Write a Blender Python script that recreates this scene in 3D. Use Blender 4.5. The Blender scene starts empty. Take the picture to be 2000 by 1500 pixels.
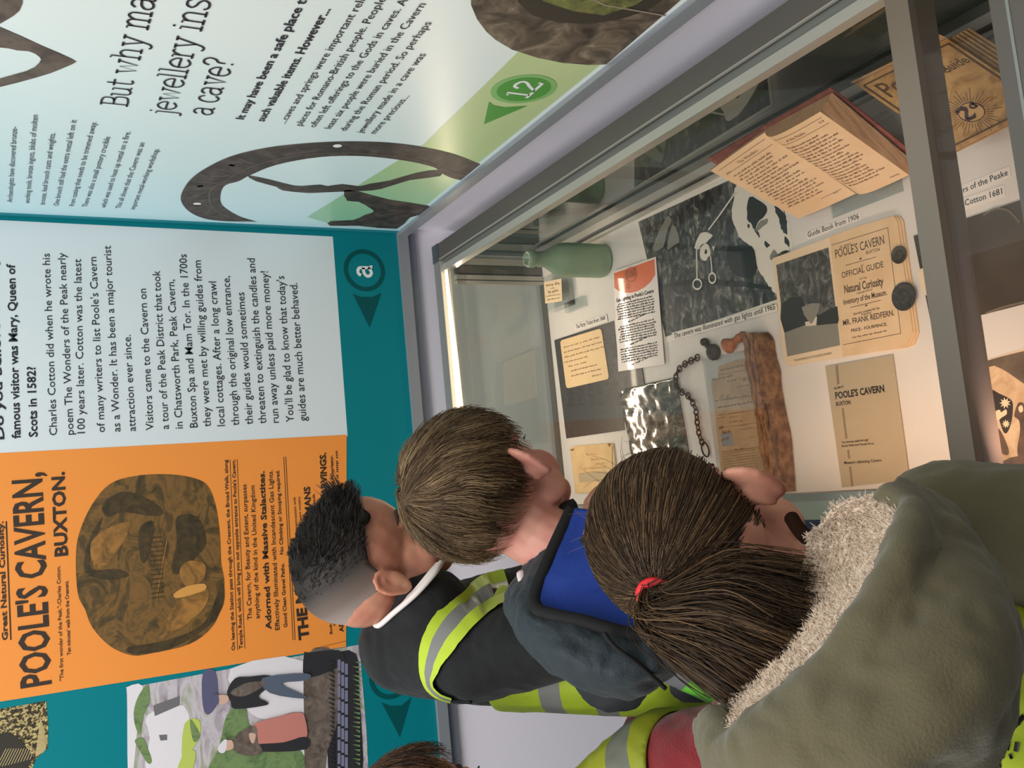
import bpy, math, random
import numpy as np
from mathutils import Vector, Matrix, noise
from mathutils.bvhtree import BVHTree

scene = bpy.context.scene
COL = scene.collection
R_ = math.radians

# ------------------------------------------------------------------ camera
# the photograph is a hand-held phone picture turned on its side: the camera is rolled by 90 degrees
FPX = 1836.05
CAM = np.array([0.0, 0.0, 1.47])
RC = np.array([[0.9896443840709431, -0.13976284674323583, -0.032716047240925736],
               [-0.09401355432467194, -0.4588852416155607, -0.8835076607651292],
               [0.10846863454513321, 0.8774341466444393, -0.4672728042827435]])
camd = bpy.data.cameras.new('camera')
camd.sensor_width = 36.0
camd.lens = FPX * 36.0 / 2000.0
camd.clip_start = 0.02
cam = bpy.data.objects.new('camera', camd)
COL.objects.link(cam)
cam.matrix_world = Matrix(((RC[1][0], RC[0][0], -RC[2][0], CAM[0]),
                           (RC[1][1], RC[0][1], -RC[2][1], CAM[1]),
                           (RC[1][2], RC[0][2], -RC[2][2], CAM[2]),
                           (0, 0, 0, 1)))
scene.camera = cam

# ------------------------------------------------------------------ light and exposure
scene.view_settings.view_transform = 'Standard'
scene.view_settings.look = 'None'
scene.view_settings.gamma = 1.0
scene.view_settings.exposure = 0.0
scene.view_settings.use_curve_mapping = False

world = bpy.data.worlds.new('world')
scene.world = world
world.use_nodes = True
world.node_tree.nodes['Background'].inputs[0].default_value = (0.98, 0.98, 1.0, 1)
world.node_tree.nodes['Background'].inputs[1].default_value = 0.26

def area(name, loc, target, size, power, col, size_y=None, spread=180):
    l = bpy.data.lights.new(name, 'AREA')
    l.energy = power; l.color = col; l.size = size
    if size_y:
        l.shape = 'RECTANGLE'; l.size_y = size_y
    l.spread = R_(spread)
    o = bpy.data.objects.new(name, l); COL.objects.link(o)
    o.location = loc
    d = Vector(target) - Vector(loc)
    o.rotation_euler = d.to_track_quat('-Z', 'Y').to_euler()
    return o
area('ceiling_light', (-0.5, 0.55, 2.75), (-0.4, 1.4, 0.6), 1.3, 37, (0.98, 0.98, 0.96))
area('ceiling_light', (-1.7, 1.3, 2.6), (-0.2, 1.6, 0.7), 0.9, 20, (1.0, 0.98, 0.97))
area('case_lamp', (0.26, 2.012, 0.515), (0.26, 1.50, 0.26), 0.66, 1.15, (1.0, 0.83, 0.64), 0.012)
area('case_lamp', (-0.062, 0.95, 0.492), (0.30, 1.0, 0.27), 0.5, 1.3, (1.0, 0.68, 0.49), 0.012)
area('case_lamp', (0.0, 0.63, 0.51), (0.05, 0.72, 0.27), 0.05, 0.3, (1.0, 0.66, 0.54), 0.02)

# ------------------------------------------------------------------ picture measurements -> real planes
def ray(px, py):
    c = np.array([(1500 - py - 750) / FPX, (px - 1000) / FPX, 1.0])
    return RC.T @ c
def at(px, py, axis, val):
    """point of the real plane (x, y or z = val) seen at that place of the photograph"""
    i = 'xyz'.index(axis)
    d = ray(px, py)
    return CAM + d * ((val - CAM[i]) / d[i])
YW = 2.10      # front of the back wall's display panel
XW = 0.643     # front of the right wall's display panel
ZF = 0.273     # floor of the display case
def B(px, py, off=0.0): return at(px, py, 'y', YW - off)
def W(px, py, off=0.0): return at(px, py, 'x', XW - off)
def F(px, py, dz=0.0): return at(px, py, 'z', ZF + dz)

# ------------------------------------------------------------------ materials
def lin(c):
    out = []
    for v in c[:3]:
        v = v / 255.0
        out.append(v / 12.92 if v <= 0.04045 else ((v + 0.055) / 1.055) ** 2.4)
    return (out[0], out[1], out[2], 1.0)

MATS = {}
def mat(name, col, rough=0.6, metal=0.0, spec=0.5, bump=None, var=None, coat=0.0, sss=0.0, sheen=0.0, emit=None):
    """procedural principled material; var=(scale, colour2, stretch) mixes in noise, bump=(scale, strength)"""
    if name in MATS: return MATS[name]
    m = bpy.data.materials.new(name); m.use_nodes = True
    nt = m.node_tree; N = nt.nodes; L = nt.links
    p = N['Principled BSDF']
    p.inputs['Base Color'].default_value = lin(col)
    p.inputs['Roughness'].default_value = rough
    p.inputs['Metallic'].default_value = metal
    p.inputs['Specular IOR Level'].default_value = spec
    p.inputs['Coat Weight'].default_value = coat
    p.inputs['Coat Roughness'].default_value = 0.05
    if sss:
        p.inputs['Subsurface Weight'].default_value = sss
        p.inputs['Subsurface Radius'].default_value = (0.012, 0.005, 0.003)
        p.inputs['Subsurface Scale'].default_value = 1.0
    if sheen:
        p.inputs['Sheen Weight'].default_value = sheen
    if emit:
        p.inputs['Emission Color'].default_value = lin(emit[0])
        p.inputs['Emission Strength'].default_value = emit[1]
    if var or bump:
        tc = N.new('ShaderNodeTexCoord')
    if var:
        mp = N.new('ShaderNodeMapping'); L.new(tc.outputs['Object'], mp.inputs['Vector'])
        st = var[2] if len(var) > 2 else (1, 1, 1)
        mp.inputs['Scale'].default_value = st
        nz = N.new('ShaderNodeTexNoise'); L.new(mp.outputs[0], nz.inputs['Vector'])
        nz.inputs['Scale'].default_value = var[0]; nz.inputs['Detail'].default_value = 6
        rp = N.new('ShaderNodeValToRGB'); L.new(nz.outputs['Fac'], rp.inputs[0])
        rp.color_ramp.elements[0].position = 0.35; rp.color_ramp.elements[1].position = 0.65
        rp.color_ramp.elements[0].color = lin(col); rp.color_ramp.elements[1].color = lin(var[1])
        L.new(rp.outputs[0], p.inputs['Base Color'])
    if bump:
        nb = N.new('ShaderNodeTexNoise'); L.new(tc.outputs['Object'], nb.inputs['Vector'])
        nb.inputs['Scale'].default_value = bump[0]; nb.inputs['Detail'].default_value = 4
        bp = N.new('ShaderNodeBump'); L.new(nb.outputs['Fac'], bp.inputs['Height'])
        bp.inputs['Strength'].default_value = bump[1]; bp.inputs['Distance'].default_value = 0.004
        L.new(bp.outputs[0], p.inputs['Normal'])
    MATS[name] = m
    return m

def print_mat(name, stops, scale=20, detail=8, distort=1.5, stretch=(1, 1, 1), rough=0.5, coat=0.0, rot=(0, 0, 0), seed=0.0, kind='noise'):
    """a printed picture: colours spread over a noise field (ink on paper)"""
    if name in MATS: return MATS[name]
    m = bpy.data.materials.new(name); m.use_nodes = True
    nt = m.node_tree; N = nt.nodes; L = nt.links
    p = N['Principled BSDF']; p.inputs['Roughness'].default_value = rough
    p.inputs['Coat Weight'].default_value = coat; p.inputs['Coat Roughness'].default_value = 0.08
    tc = N.new('ShaderNodeTexCoord'); mp = N.new('ShaderNodeMapping')
    L.new(tc.outputs['Object'], mp.inputs['Vector'])
    mp.inputs['Scale'].default_value = stretch; mp.inputs['Rotation'].default_value = rot
    mp.inputs['Location'].default_value = (seed, seed * 1.7, seed * .6)
    nz = N.new('ShaderNodeTexNoise'); L.new(mp.outputs[0], nz.inputs['Vector'])
    nz.inputs['Scale'].default_value = scale; nz.inputs['Detail'].default_value = detail
    nz.inputs['Roughness'].default_value = 0.62; nz.inputs['Distortion'].default_value = distort
    rp = N.new('ShaderNodeValToRGB'); L.new(nz.outputs['Fac'], rp.inputs[0])
    els = rp.color_ramp.elements
    while len(els) < len(stops): els.new(0.5)
    for e, (pos, c) in zip(els, stops):
        e.position = pos; e.color = lin(c)
    L.new(rp.outputs[0], p.inputs['Base Color'])
    MATS[name] = m
    return m

def ramp_mat(name, axis, a, b, stops, rough=0.5, coat=0.0, axis2=None):
    """a colour gradient running along one axis of the printed sheet (object coordinates a..b)"""
    m = bpy.data.materials.new(name); m.use_nodes = True
    nt = m.node_tree; N = nt.nodes; L = nt.links
    p = N['Principled BSDF']; p.inputs['Roughness'].default_value = rough
    p.inputs['Coat Weight'].default_value = coat; p.inputs['Coat Roughness'].default_value = 0.28
    tc = N.new('ShaderNodeTexCoord'); sx = N.new('ShaderNodeSeparateXYZ'); L.new(tc.outputs['Object'], sx.inputs[0])
    mr = N.new('ShaderNodeMapRange'); L.new(sx.outputs['XYZ'.index(axis)], mr.inputs['Value'])
    mr.inputs['From Min'].default_value = a; mr.inputs['From Max'].default_value = b
    rp = N.new('ShaderNodeValToRGB'); L.new(mr.outputs[0], rp.inputs[0])
    els = rp.color_ramp.elements
    while len(els) < len(stops): els.new(0.5)
    for e, (pos, c) in zip(els, stops):
        e.position = pos; e.color = lin(c)
    L.new(rp.outputs[0], p.inputs['Base Color'])
    MATS[name] = m
    return m

def fresnel(nt, f0):
    N, L = nt.nodes, nt.links
    lw = N.new('ShaderNodeLayerWeight'); lw.inputs['Blend'].default_value = .5
    pw_ = N.new('ShaderNodeMath'); pw_.operation = 'POWER'; L.new(lw.outputs['Facing'], pw_.inputs[0]); pw_.inputs[1].default_value = 5
    ma = N.new('ShaderNodeMath'); ma.operation = 'MULTIPLY_ADD'; ma.use_clamp = True
    L.new(pw_.outputs[0], ma.inputs[0]); ma.inputs[1].default_value = .9; ma.inputs[2].default_value = f0
    return ma
def glass_mat(name, tint=(235, 245, 242), refl=1.0, rough=0.0, base=0.0):
    """thin clear sheet: transparent with Fresnel reflection"""
    m = bpy.data.materials.new(name); m.use_nodes = True
    nt = m.node_tree; N = nt.nodes; L = nt.links
    N.remove(N['Principled BSDF'])
    out = N['Material Output']
    t = N.new('ShaderNodeBsdfTransparent'); t.inputs[0].default_value = lin(tint)
    g = N.new('ShaderNodeBsdfGlossy'); g.inputs['Roughness'].default_value = rough
    g.inputs[0].default_value = (refl, refl, refl, 1)
    f = fresnel(nt, .04 + base)
    mx = N.new('ShaderNodeMixShader')
    L.new(f.outputs[0], mx.inputs[0])
    L.new(t.outputs[0], mx.inputs[1]); L.new(g.outputs[0], mx.inputs[2])
    L.new(mx.outputs[0], out.inputs[0])
    MATS[name] = m
    return m

# ------------------------------------------------------------------ mesh builder
class MB:
    """collects geometry in world coordinates; build() links it as ONE mesh object"""
    def __init__(self): self.v = []; self.f = []; self.mi = []; self.sm = []
    def add(self, vs, fs, mi=0, smooth=False):
        o = len(self.v)
        self.v += [tuple(map(float, p)) for p in vs]
        for f in fs:
            self.f.append([i + o for i in f]); self.mi.append(mi); self.sm.append(smooth)
        return self
    def box(self, lo, hi, mi=0):
        x0, y0, z0 = lo; x1, y1, z1 = hi
        v = [(x0, y0, z0), (x1, y0, z0), (x1, y1, z0), (x0, y1, z0), (x0, y0, z1), (x1, y0, z1), (x1, y1, z1), (x0, y1, z1)]
        return self.add(v, [(0, 3, 2, 1), (4, 5, 6, 7), (0, 1, 5, 4), (1, 2, 6, 5), (2, 3, 7, 6), (3, 0, 4, 7)], mi)
    def slab(self, pts, n, t, mi=0):
        """flat outline pts given a thickness t against normal n (front face at pts)"""
        pts = [np.array(p, float) for p in pts]; n = np.array(n, float)
        k = len(pts)
        a = sum(np.cross(pts[i] - pts[0], pts[(i + 1) % k] - pts[0]) for i in range(k))
        if np.dot(a, n) < 0: pts = pts[::-1]
        back = [p - n * t for p in pts]
        fs = [tuple(range(k)), tuple(range(2 * k - 1, k - 1, -1))]
        fs += [(i, i + k, (i + 1) % k + k, (i + 1) % k) for i in range(k)]
        return self.add(pts + back, fs, mi)
    def poly(self, pts, n, mi=0):
        pts = [np.array(p, float) for p in pts]; k = len(pts)
        a = sum(np.cross(pts[i] - pts[0], pts[(i + 1) % k] - pts[0]) for i in range(k))
        if np.dot(a, n) < 0: pts = pts[::-1]
        return self.add(pts, [tuple(range(k))], mi)
    def strip(self, a, b, mi=0, smooth=False, close=False):
        k = len(a)
        fs = [(i, i + 1, k + i + 1, k + i) for i in range(k - 1)]
        if close: fs.append((k - 1, 0, k, 2 * k - 1))
        return self.add(list(a) + list(b), fs, mi, smooth)
    def tube(self, pts, rad, n=8, mi=0, cap=True):
        pts = [np.array(p, float) for p in pts]
        rs = [rad] * len(pts) if not hasattr(rad, '__len__') else rad
        T = [pts[min(i + 1, len(pts) - 1)] - pts[max(i - 1, 0)] for i in range(len(pts))]
        T = [t / (np.linalg.norm(t) + 1e-12) for t in T]
        ref = np.array([0, 0, 1.0]) if abs(T[0][2]) < .9 else np.array([1.0, 0, 0])
        vs = []; u = np.cross(T[0], ref); u /= np.linalg.norm(u)
        for p, t, r in zip(pts, T, rs):
            u = u - t * np.dot(u, t); u /= (np.linalg.norm(u) + 1e-12); w = np.cross(t, u)
            for j in range(n):
                a = 2 * math.pi * j / n
                vs.append(p + r * (math.cos(a) * u + math.sin(a) * w))
        fs = []
        for i in range(len(pts) - 1):
            for j in range(n):
                fs.append((i * n + j, i * n + (j + 1) % n, (i + 1) * n + (j + 1) % n, (i + 1) * n + j))
        if cap:
            fs.append(tuple(range(n - 1, -1, -1))); fs.append(tuple(range((len(pts) - 1) * n, len(pts) * n)))
        return self.add(vs, fs, mi, True)
    def lathe(self, prof, c, axis=(0, 0, 1), n=32, mi=0):
        """prof = [(radius, height)] turned about an axis through c"""
        ax = np.array(axis, float); ax /= np.linalg.norm(ax)
        u = np.cross(ax, (0, 0, 1.0) if abs(ax[2]) < .9 else (1.0, 0, 0)); u /= np.linalg.norm(u); w = np.cross(ax, u)
        vs = []; c = np.array(c, float)
        for r, h in prof:
            for j in range(n):
                a = 2 * math.pi * j / n
                vs.append(c + ax * h + r * (math.cos(a) * u + math.sin(a) * w))
        fs = []
        for i in range(len(prof) - 1):
            for j in range(n):
                fs.append((i * n + j, i * n + (j + 1) % n, (i + 1) * n + (j + 1) % n, (i + 1) * n + j))
        return self.add(vs, fs, mi, True)
    def ellipsoid(self, c, r, M=None, nu=24, nv=14, mi=0):
        vs = []; c = np.array(c, float); M = np.eye(3) if M is None else M
        for i in range(nv + 1):
            th = math.pi * i / nv
            for j in range(nu):
                a = 2 * math.pi * j / nu
                vs.append(c + M @ np.array([r[0] * math.sin(th) * math.cos(a), r[1] * math.sin(th) * math.sin(a), r[2] * math.cos(th)]))
        fs = []
        for i in range(nv):
            for j in range(nu):
                a, b2, c2, d = i * nu + j, (i + 1) * nu + j, (i + 1) * nu + (j + 1) % nu, i * nu + (j + 1) % nu
                if i == 0: fs.append((a, b2, c2))
                elif i == nv - 1: fs.append((a, b2, d))
                else: fs.append((a, b2, c2, d))
        return self.add(vs, fs, mi, True)
    def build(self, name, mats, parent=None, org=None):
        v = np.array(self.v, float)
        if parent is not None: o0 = world_org[parent.name]
        elif org is not None: o0 = np.array(org, float)
        else: o0 = np.array([(v[:, 0].min() + v[:, 0].max()) / 2, (v[:, 1].min() + v[:, 1].max()) / 2, v[:, 2].min()])
        me = bpy.data.meshes.new(name)
        me.from_pydata([tuple(p) for p in (v - o0)], [], self.f)
        if not isinstance(mats, (list, tuple)): mats = [mats]
        for m in mats: me.materials.append(m)
        me.polygons.foreach_set('material_index', self.mi)
        me.polygons.foreach_set('use_smooth', self.sm)
        me.validate()
        me.update()
        return link(name, me, parent, o0)

world_org = {}
def link(name, me, parent=None, o0=(0, 0, 0)):
    o = bpy.data.objects.new(name, me); COL.objects.link(o)
    world_org[o.name] = np.array(o0, float)
    if parent is not None: o.parent = parent
    else: o.location = tuple(float(a) for a in o0)
    return o
def tag(o, label, cat, group=None):
    o['label'] = label; o['category'] = cat
    if group: o['group'] = group
    return o
def empty(name, loc, label, cat, group=None):
    o = bpy.data.objects.new(name, None); COL.objects.link(o)
    o.location = tuple(float(a) for a in loc); o.empty_display_size = 0.02
    world_org[o.name] = np.array(loc, float)
    return tag(o, label, cat, group)
def structure(o):
    o['kind'] = 'structure'; return o

# ------------------------------------------------------------------ lettering
_tc = {}
def glyphs(s, bold=0.0, res=2):
    key = (s, bold)
    if key in _tc: return _tc[key]
    cu = bpy.data.curves.new('lettering', 'FONT'); cu.body = s; cu.resolution_u = res
    cu.offset = bold
    o = bpy.data.objects.new('lettering', cu)
    me = bpy.data.meshes.new_from_object(o)
    v = np.array([tuple(p.co) for p in me.vertices]) if len(me.vertices) else np.zeros((1, 3))
    f = [tuple(p.vertices) for p in me.polygons]
    bpy.data.objects.remove(o); bpy.data.meshes.remove(me); bpy.data.curves.remove(cu)
    v = v[:, :2].copy()
    v[:, 0] = (v[:, 0] - v[:, 0].min()) / max(1e-6, v[:, 0].max() - v[:, 0].min())
    v[:, 1] /= 0.70                       # capital height -> 1
    _tc[key] = (v, f)
    return v, f
def write(mb, s, A, Bp, up, bold=0.0, mi=0, res=2):
    """letters from A to Bp (baseline), 'up' = capital-height vector"""
    v, f = glyphs(s, bold, res)
    A = np.array(A, float); d = np.array(Bp, float) - A; up = np.array(up, float)
    mb.add([A + d * p[0] + up * p[1] for p in v], f, mi)
def write_wall(mb, s, a, b, h, fn, off, bold=0.0, mi=0):
    A = fn(a[0], a[1], off); Bp = fn(b[0], b[1], off); C = fn(a[0] - h, a[1], off)
    write(mb, s, A, Bp, (0, 0, C[2] - A[2]), bold, mi)
def write_floor(mb, s, a, b, h, dz, bold=0.0, mi=0, lean=0.0):
    A = F(a[0], a[1], dz); Bp = F(b[0], b[1], dz); C = F(a[0], a[1] - h, dz)
    d = Bp - A; n = np.cross((0, 0, 1.0), d); n /= np.linalg.norm(n)
    write(mb, s, A, Bp, n * abs(np.dot(C - A, n)), bold, mi)
def small_print(mb, A, Bp, up, n, seed, mi=0, fill=1.0):
    """a line of print too small to read: word-shaped dashes"""
    rnd = random.Random(seed)
    A = np.array(A, float); d = np.array(Bp, float) - A; up = np.array(up, float)
    ws = [rnd.choice((2, 3, 3, 4, 5, 6, 7)) for _ in range(n)]
    tot = sum(ws) + 0.9 * (n - 1); t = 0
    for w in ws:
        for k in range(w):
            x0 = (t + k + 0.12) / tot; x1 = (t + k + 0.78) / tot
            h = rnd.choice((0.62, 0.62, 0.7, 1.0)); lo = rnd.choice((0, 0, 0, 0, -.25))
            mb.add([A + d * x0 + up * lo, A + d * x1 + up * lo, A + d * x1 + up * h, A + d * x0 + up * h], [(0, 1, 2, 3)], mi)
        t += w + 0.9
def pen(mb, pts, w, n, mi=0):
    """a flat pen stroke of width w along pts, lying in the plane with normal n"""
    pts = [np.array(p, float) for p in pts]; a = []; b = []
    for i, p in enumerate(pts):
        t = pts[min(i + 1, len(pts) - 1)] - pts[max(i - 1, 0)]
        s = np.cross(n, t); s /= (np.linalg.norm(s) + 1e-12)
        a.append(p + s * w / 2); b.append(p - s * w / 2)
    mb.strip(b, a, mi)
def smooth_path(pts, k=8, closed=False):
    pts = [np.array(p, float) for p in pts]; out = []; n = len(pts)
    rng = range(n if closed else n - 1)
    for i in rng:
        g = (lambda j: pts[j % n]) if closed else (lambda j: pts[max(0, min(n - 1, j))])
        p0, p1, p2, p3 = g(i - 1), g(i), g(i + 1), g(i + 2)
        for s in range(k):
            t = s / k
            out.append(.5 * (2 * p1 + (p2 - p0) * t + (2 * p0 - 5 * p1 + 4 * p2 - p3) * t * t + (3 * p1 - p0 - 3 * p2 + p3) * t ** 3))
    if not closed: out.append(pts[-1])
    return out

# ================================================================== THE ROOM
WALLY = YW + 0.014      # plaster behind the panels
WALLX = XW + 0.014
m_wall = mat('wall_paint', (244, 238, 248), 0.7, bump=(90, .04))
m_floor = mat('carpet', (52, 66, 78), 0.95, var=(160, (38, 48, 58)), bump=(300, .5))
m_skirt = mat('skirting_wood', (138, 104, 82), 0.5, var=(14, (112, 84, 66), (1, 1, 14)))
m_skirt_dark = mat('skirting_lower_dark', (58, 46, 42), 0.6)  # dark lower strip of the skirting
structure(MB().box((-2.6, WALLY, 0), (WALLX + .1, WALLY + .1, 2.6)).build('wall_back', m_wall))
structure(MB().box((WALLX, -1.4, 0), (WALLX + .1, WALLY, 2.6)).build('wall_right', m_wall))
structure(MB().box((-2.6, -1.4, -.06), (WALLX + .1, WALLY + .1, 0)).build('floor', m_floor))
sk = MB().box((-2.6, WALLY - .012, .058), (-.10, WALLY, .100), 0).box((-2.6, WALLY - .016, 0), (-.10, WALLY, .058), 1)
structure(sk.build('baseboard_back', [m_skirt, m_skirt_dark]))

# trims below the panels
m_trim = mat('grey_trim', (150, 154, 160), 0.38, metal=.25)
m_trim2 = mat('grey_trim_groove', (96, 100, 106), 0.5)
zb = 0.632
tb = MB().box((-2.4, YW - .010, zb - .026), (XW, WALLY, zb), 0).box((-2.4, YW + .002, zb - .050), (XW, WALLY, zb - .026), 1)
structure(tb.build('trim_1', [m_trim, mat('grey_trim_lower', (128, 134, 148), 0.45, metal=.2)]))
tr = MB().box((XW - .010, -1.3, zb - .026), (WALLX, YW - .010, zb), 0).box((XW + .004, -1.3, zb - .044), (WALLX, YW - .002, zb - .026), 1)
structure(tr.build('trim_2', [m_trim, m_trim2]))

# ================================================================== BACK WALL PANEL
NB = (0, -1, 0)
m_teal = mat('teal_print', (0, 126, 136), 0.5, coat=.05, spec=.2)
m_tealdk = mat('dark_teal_print', (0, 82, 84), 0.5, coat=.05, spec=.2)
m_sheet = mat('pale_print', (222, 230, 233), 0.42, coat=.25)
m_ink = mat('black_ink', (30, 32, 38), 0.55)
m_white = mat('white_print', (238, 242, 240), 0.45)
m_orange = mat('orange_paper', (246, 150, 62), 0.5, coat=.15)
m_brown = mat('brown_ink', (52, 38, 26), 0.6)

a = B(775, 455); b = B(850, 1400)
panel = MB().box((-2.35, YW, zb), (XW - .001, YW + .0135, 2.45)).build('information_board', m_teal)
tag(panel, 'teal printed wall panel with orange poster and a pale block of text', 'wall panel')

def shape(fn, pts, n, t=.0006, off=.0005, mi=0, mb=None, k=0, closed=True):
    """a printed shape: outline given by where the photograph shows it, laid on the wall plane"""
    mb = mb or MB()
    P = [fn(x, y, off) for x, y in pts]
    if k: P = smooth_path(P, k, True)
    return mb.slab(P, n, t, mi) if t else mb.poly(P, n, mi)

# pale text sheet
x0, y0 = 0, 430
sheet = shape(B, [(-60, 427), (650, 462), (679, 852), (-60, 890)], NB).build('text_sheet', m_sheet, panel)
lt = MB()
Z = lambda x, y: (x * .4, 380 + y * .4)
lines = [("famous visitor was Mary, Queen of", (100, 1190), (72, 340), 1), ("Scots in 1582?", (183, 1183), (172, 840), 1),
 ("Charles Cotton did when he wrote his", (279, 1175), (242, 288), 0), ("poem The Wonders of the Peak nearly", (360, 1172), (318, 285), 0),
 ("100 years later. Cotton was the latest", (415, 1165), (395, 315), 0), ("of many writers to list Poole's Cavern", (512, 1160), (470, 305), 0),
 ("as a Wonder. It has been a major tourist", (588, 1158), (540, 250), 0), ("attraction ever since.", (663, 1155), (637, 685), 0),
 ("Visitors came to the Cavern on", (750, 1150), (713, 460), 0), ("a tour of the Peak District that took", (825, 1145), (780, 372), 0),
 ("in Chatsworth Park, Peak Cavern,", (893, 1142), (850, 415), 0), ("Buxton Spa and Mam Tor. In the 1700s", (965, 1137), (910, 292), 0),
 ("they were met by willing guides from", (1030, 1133), (980, 322), 0), ("local cottages. After a long crawl", (1098, 1130), (1055, 425), 0),
 ("through the original low entrance,", (1168, 1127), (1120, 398), 0), ("their guides would sometimes", (1235, 1122), (1192, 478), 0),
 ("threaten to extinguish the candles and", (1300, 1118), (1243, 312), 0), ("run away unless paid more money!", (1362, 1114), (1308, 375), 0),
 ("You'll be glad to know that today's", (1435, 1110), (1387, 398), 0), ("guides are much better behaved.", (1497, 1106), (1450, 432), 0)]
for s, p, q, bd in lines:
    write_wall(lt, s, Z(*p), Z(*q), 17 if bd else 15.5, B, .0014, .022 if bd else .002)
write_wall(lt, "Do you believe that any", (8, 858), (-6, 500), 17, B, .0014, .022)
lt.build('lettering', m_ink, panel)

# badge with the letter a, and the second badge further left
def badge(fn, n, c, ro, ri, tri, off, mats, parent, name='badge'):
    C = fn(c[0], c[1], off)
    mb = MB()
    if n[1]: u = np.array((1.0, 0, 0))
    else: u = np.array((0, -1.0, 0))
    v = np.array((0, 0, 1.0))
    A = [C + ro * (math.cos(t) * u + math.sin(t) * v) for t in np.linspace(0, 2 * math.pi, 49)]
    Bq = [C + ri * (math.cos(t) * u + math.sin(t) * v) for t in np.linspace(0, 2 * math.pi, 49)]
    mb.strip(Bq, A, 0)
    if len(mats) > 2: mb.poly([p - np.array(n) * -.0004 for p in Bq[:-1]], n, 2)
    mb.poly([fn(x, y, off) for x, y in tri], n, 1)
    return mb, C, u, v
mb, Cc, u_, v_ = badge(B, NB, (712, 528), .0515, .041, [(689, 574), (706, 580), (728, 580), (745, 572), (722, 640)], .0006, [m_tealdk, m_tealdk], panel)
mb2, _, _, _ = badge(B, NB, (763, 1320), .0515, .041, [(745, 1372), (762, 1379), (784, 1378), (804, 1361), (781, 1440)], .0006, [m_tealdk, m_tealdk], panel)
mb.build('badge', [m_tealdk, m_tealdk], panel)
mb2.build('badge', [m_tealdk, m_tealdk], panel)

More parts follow.
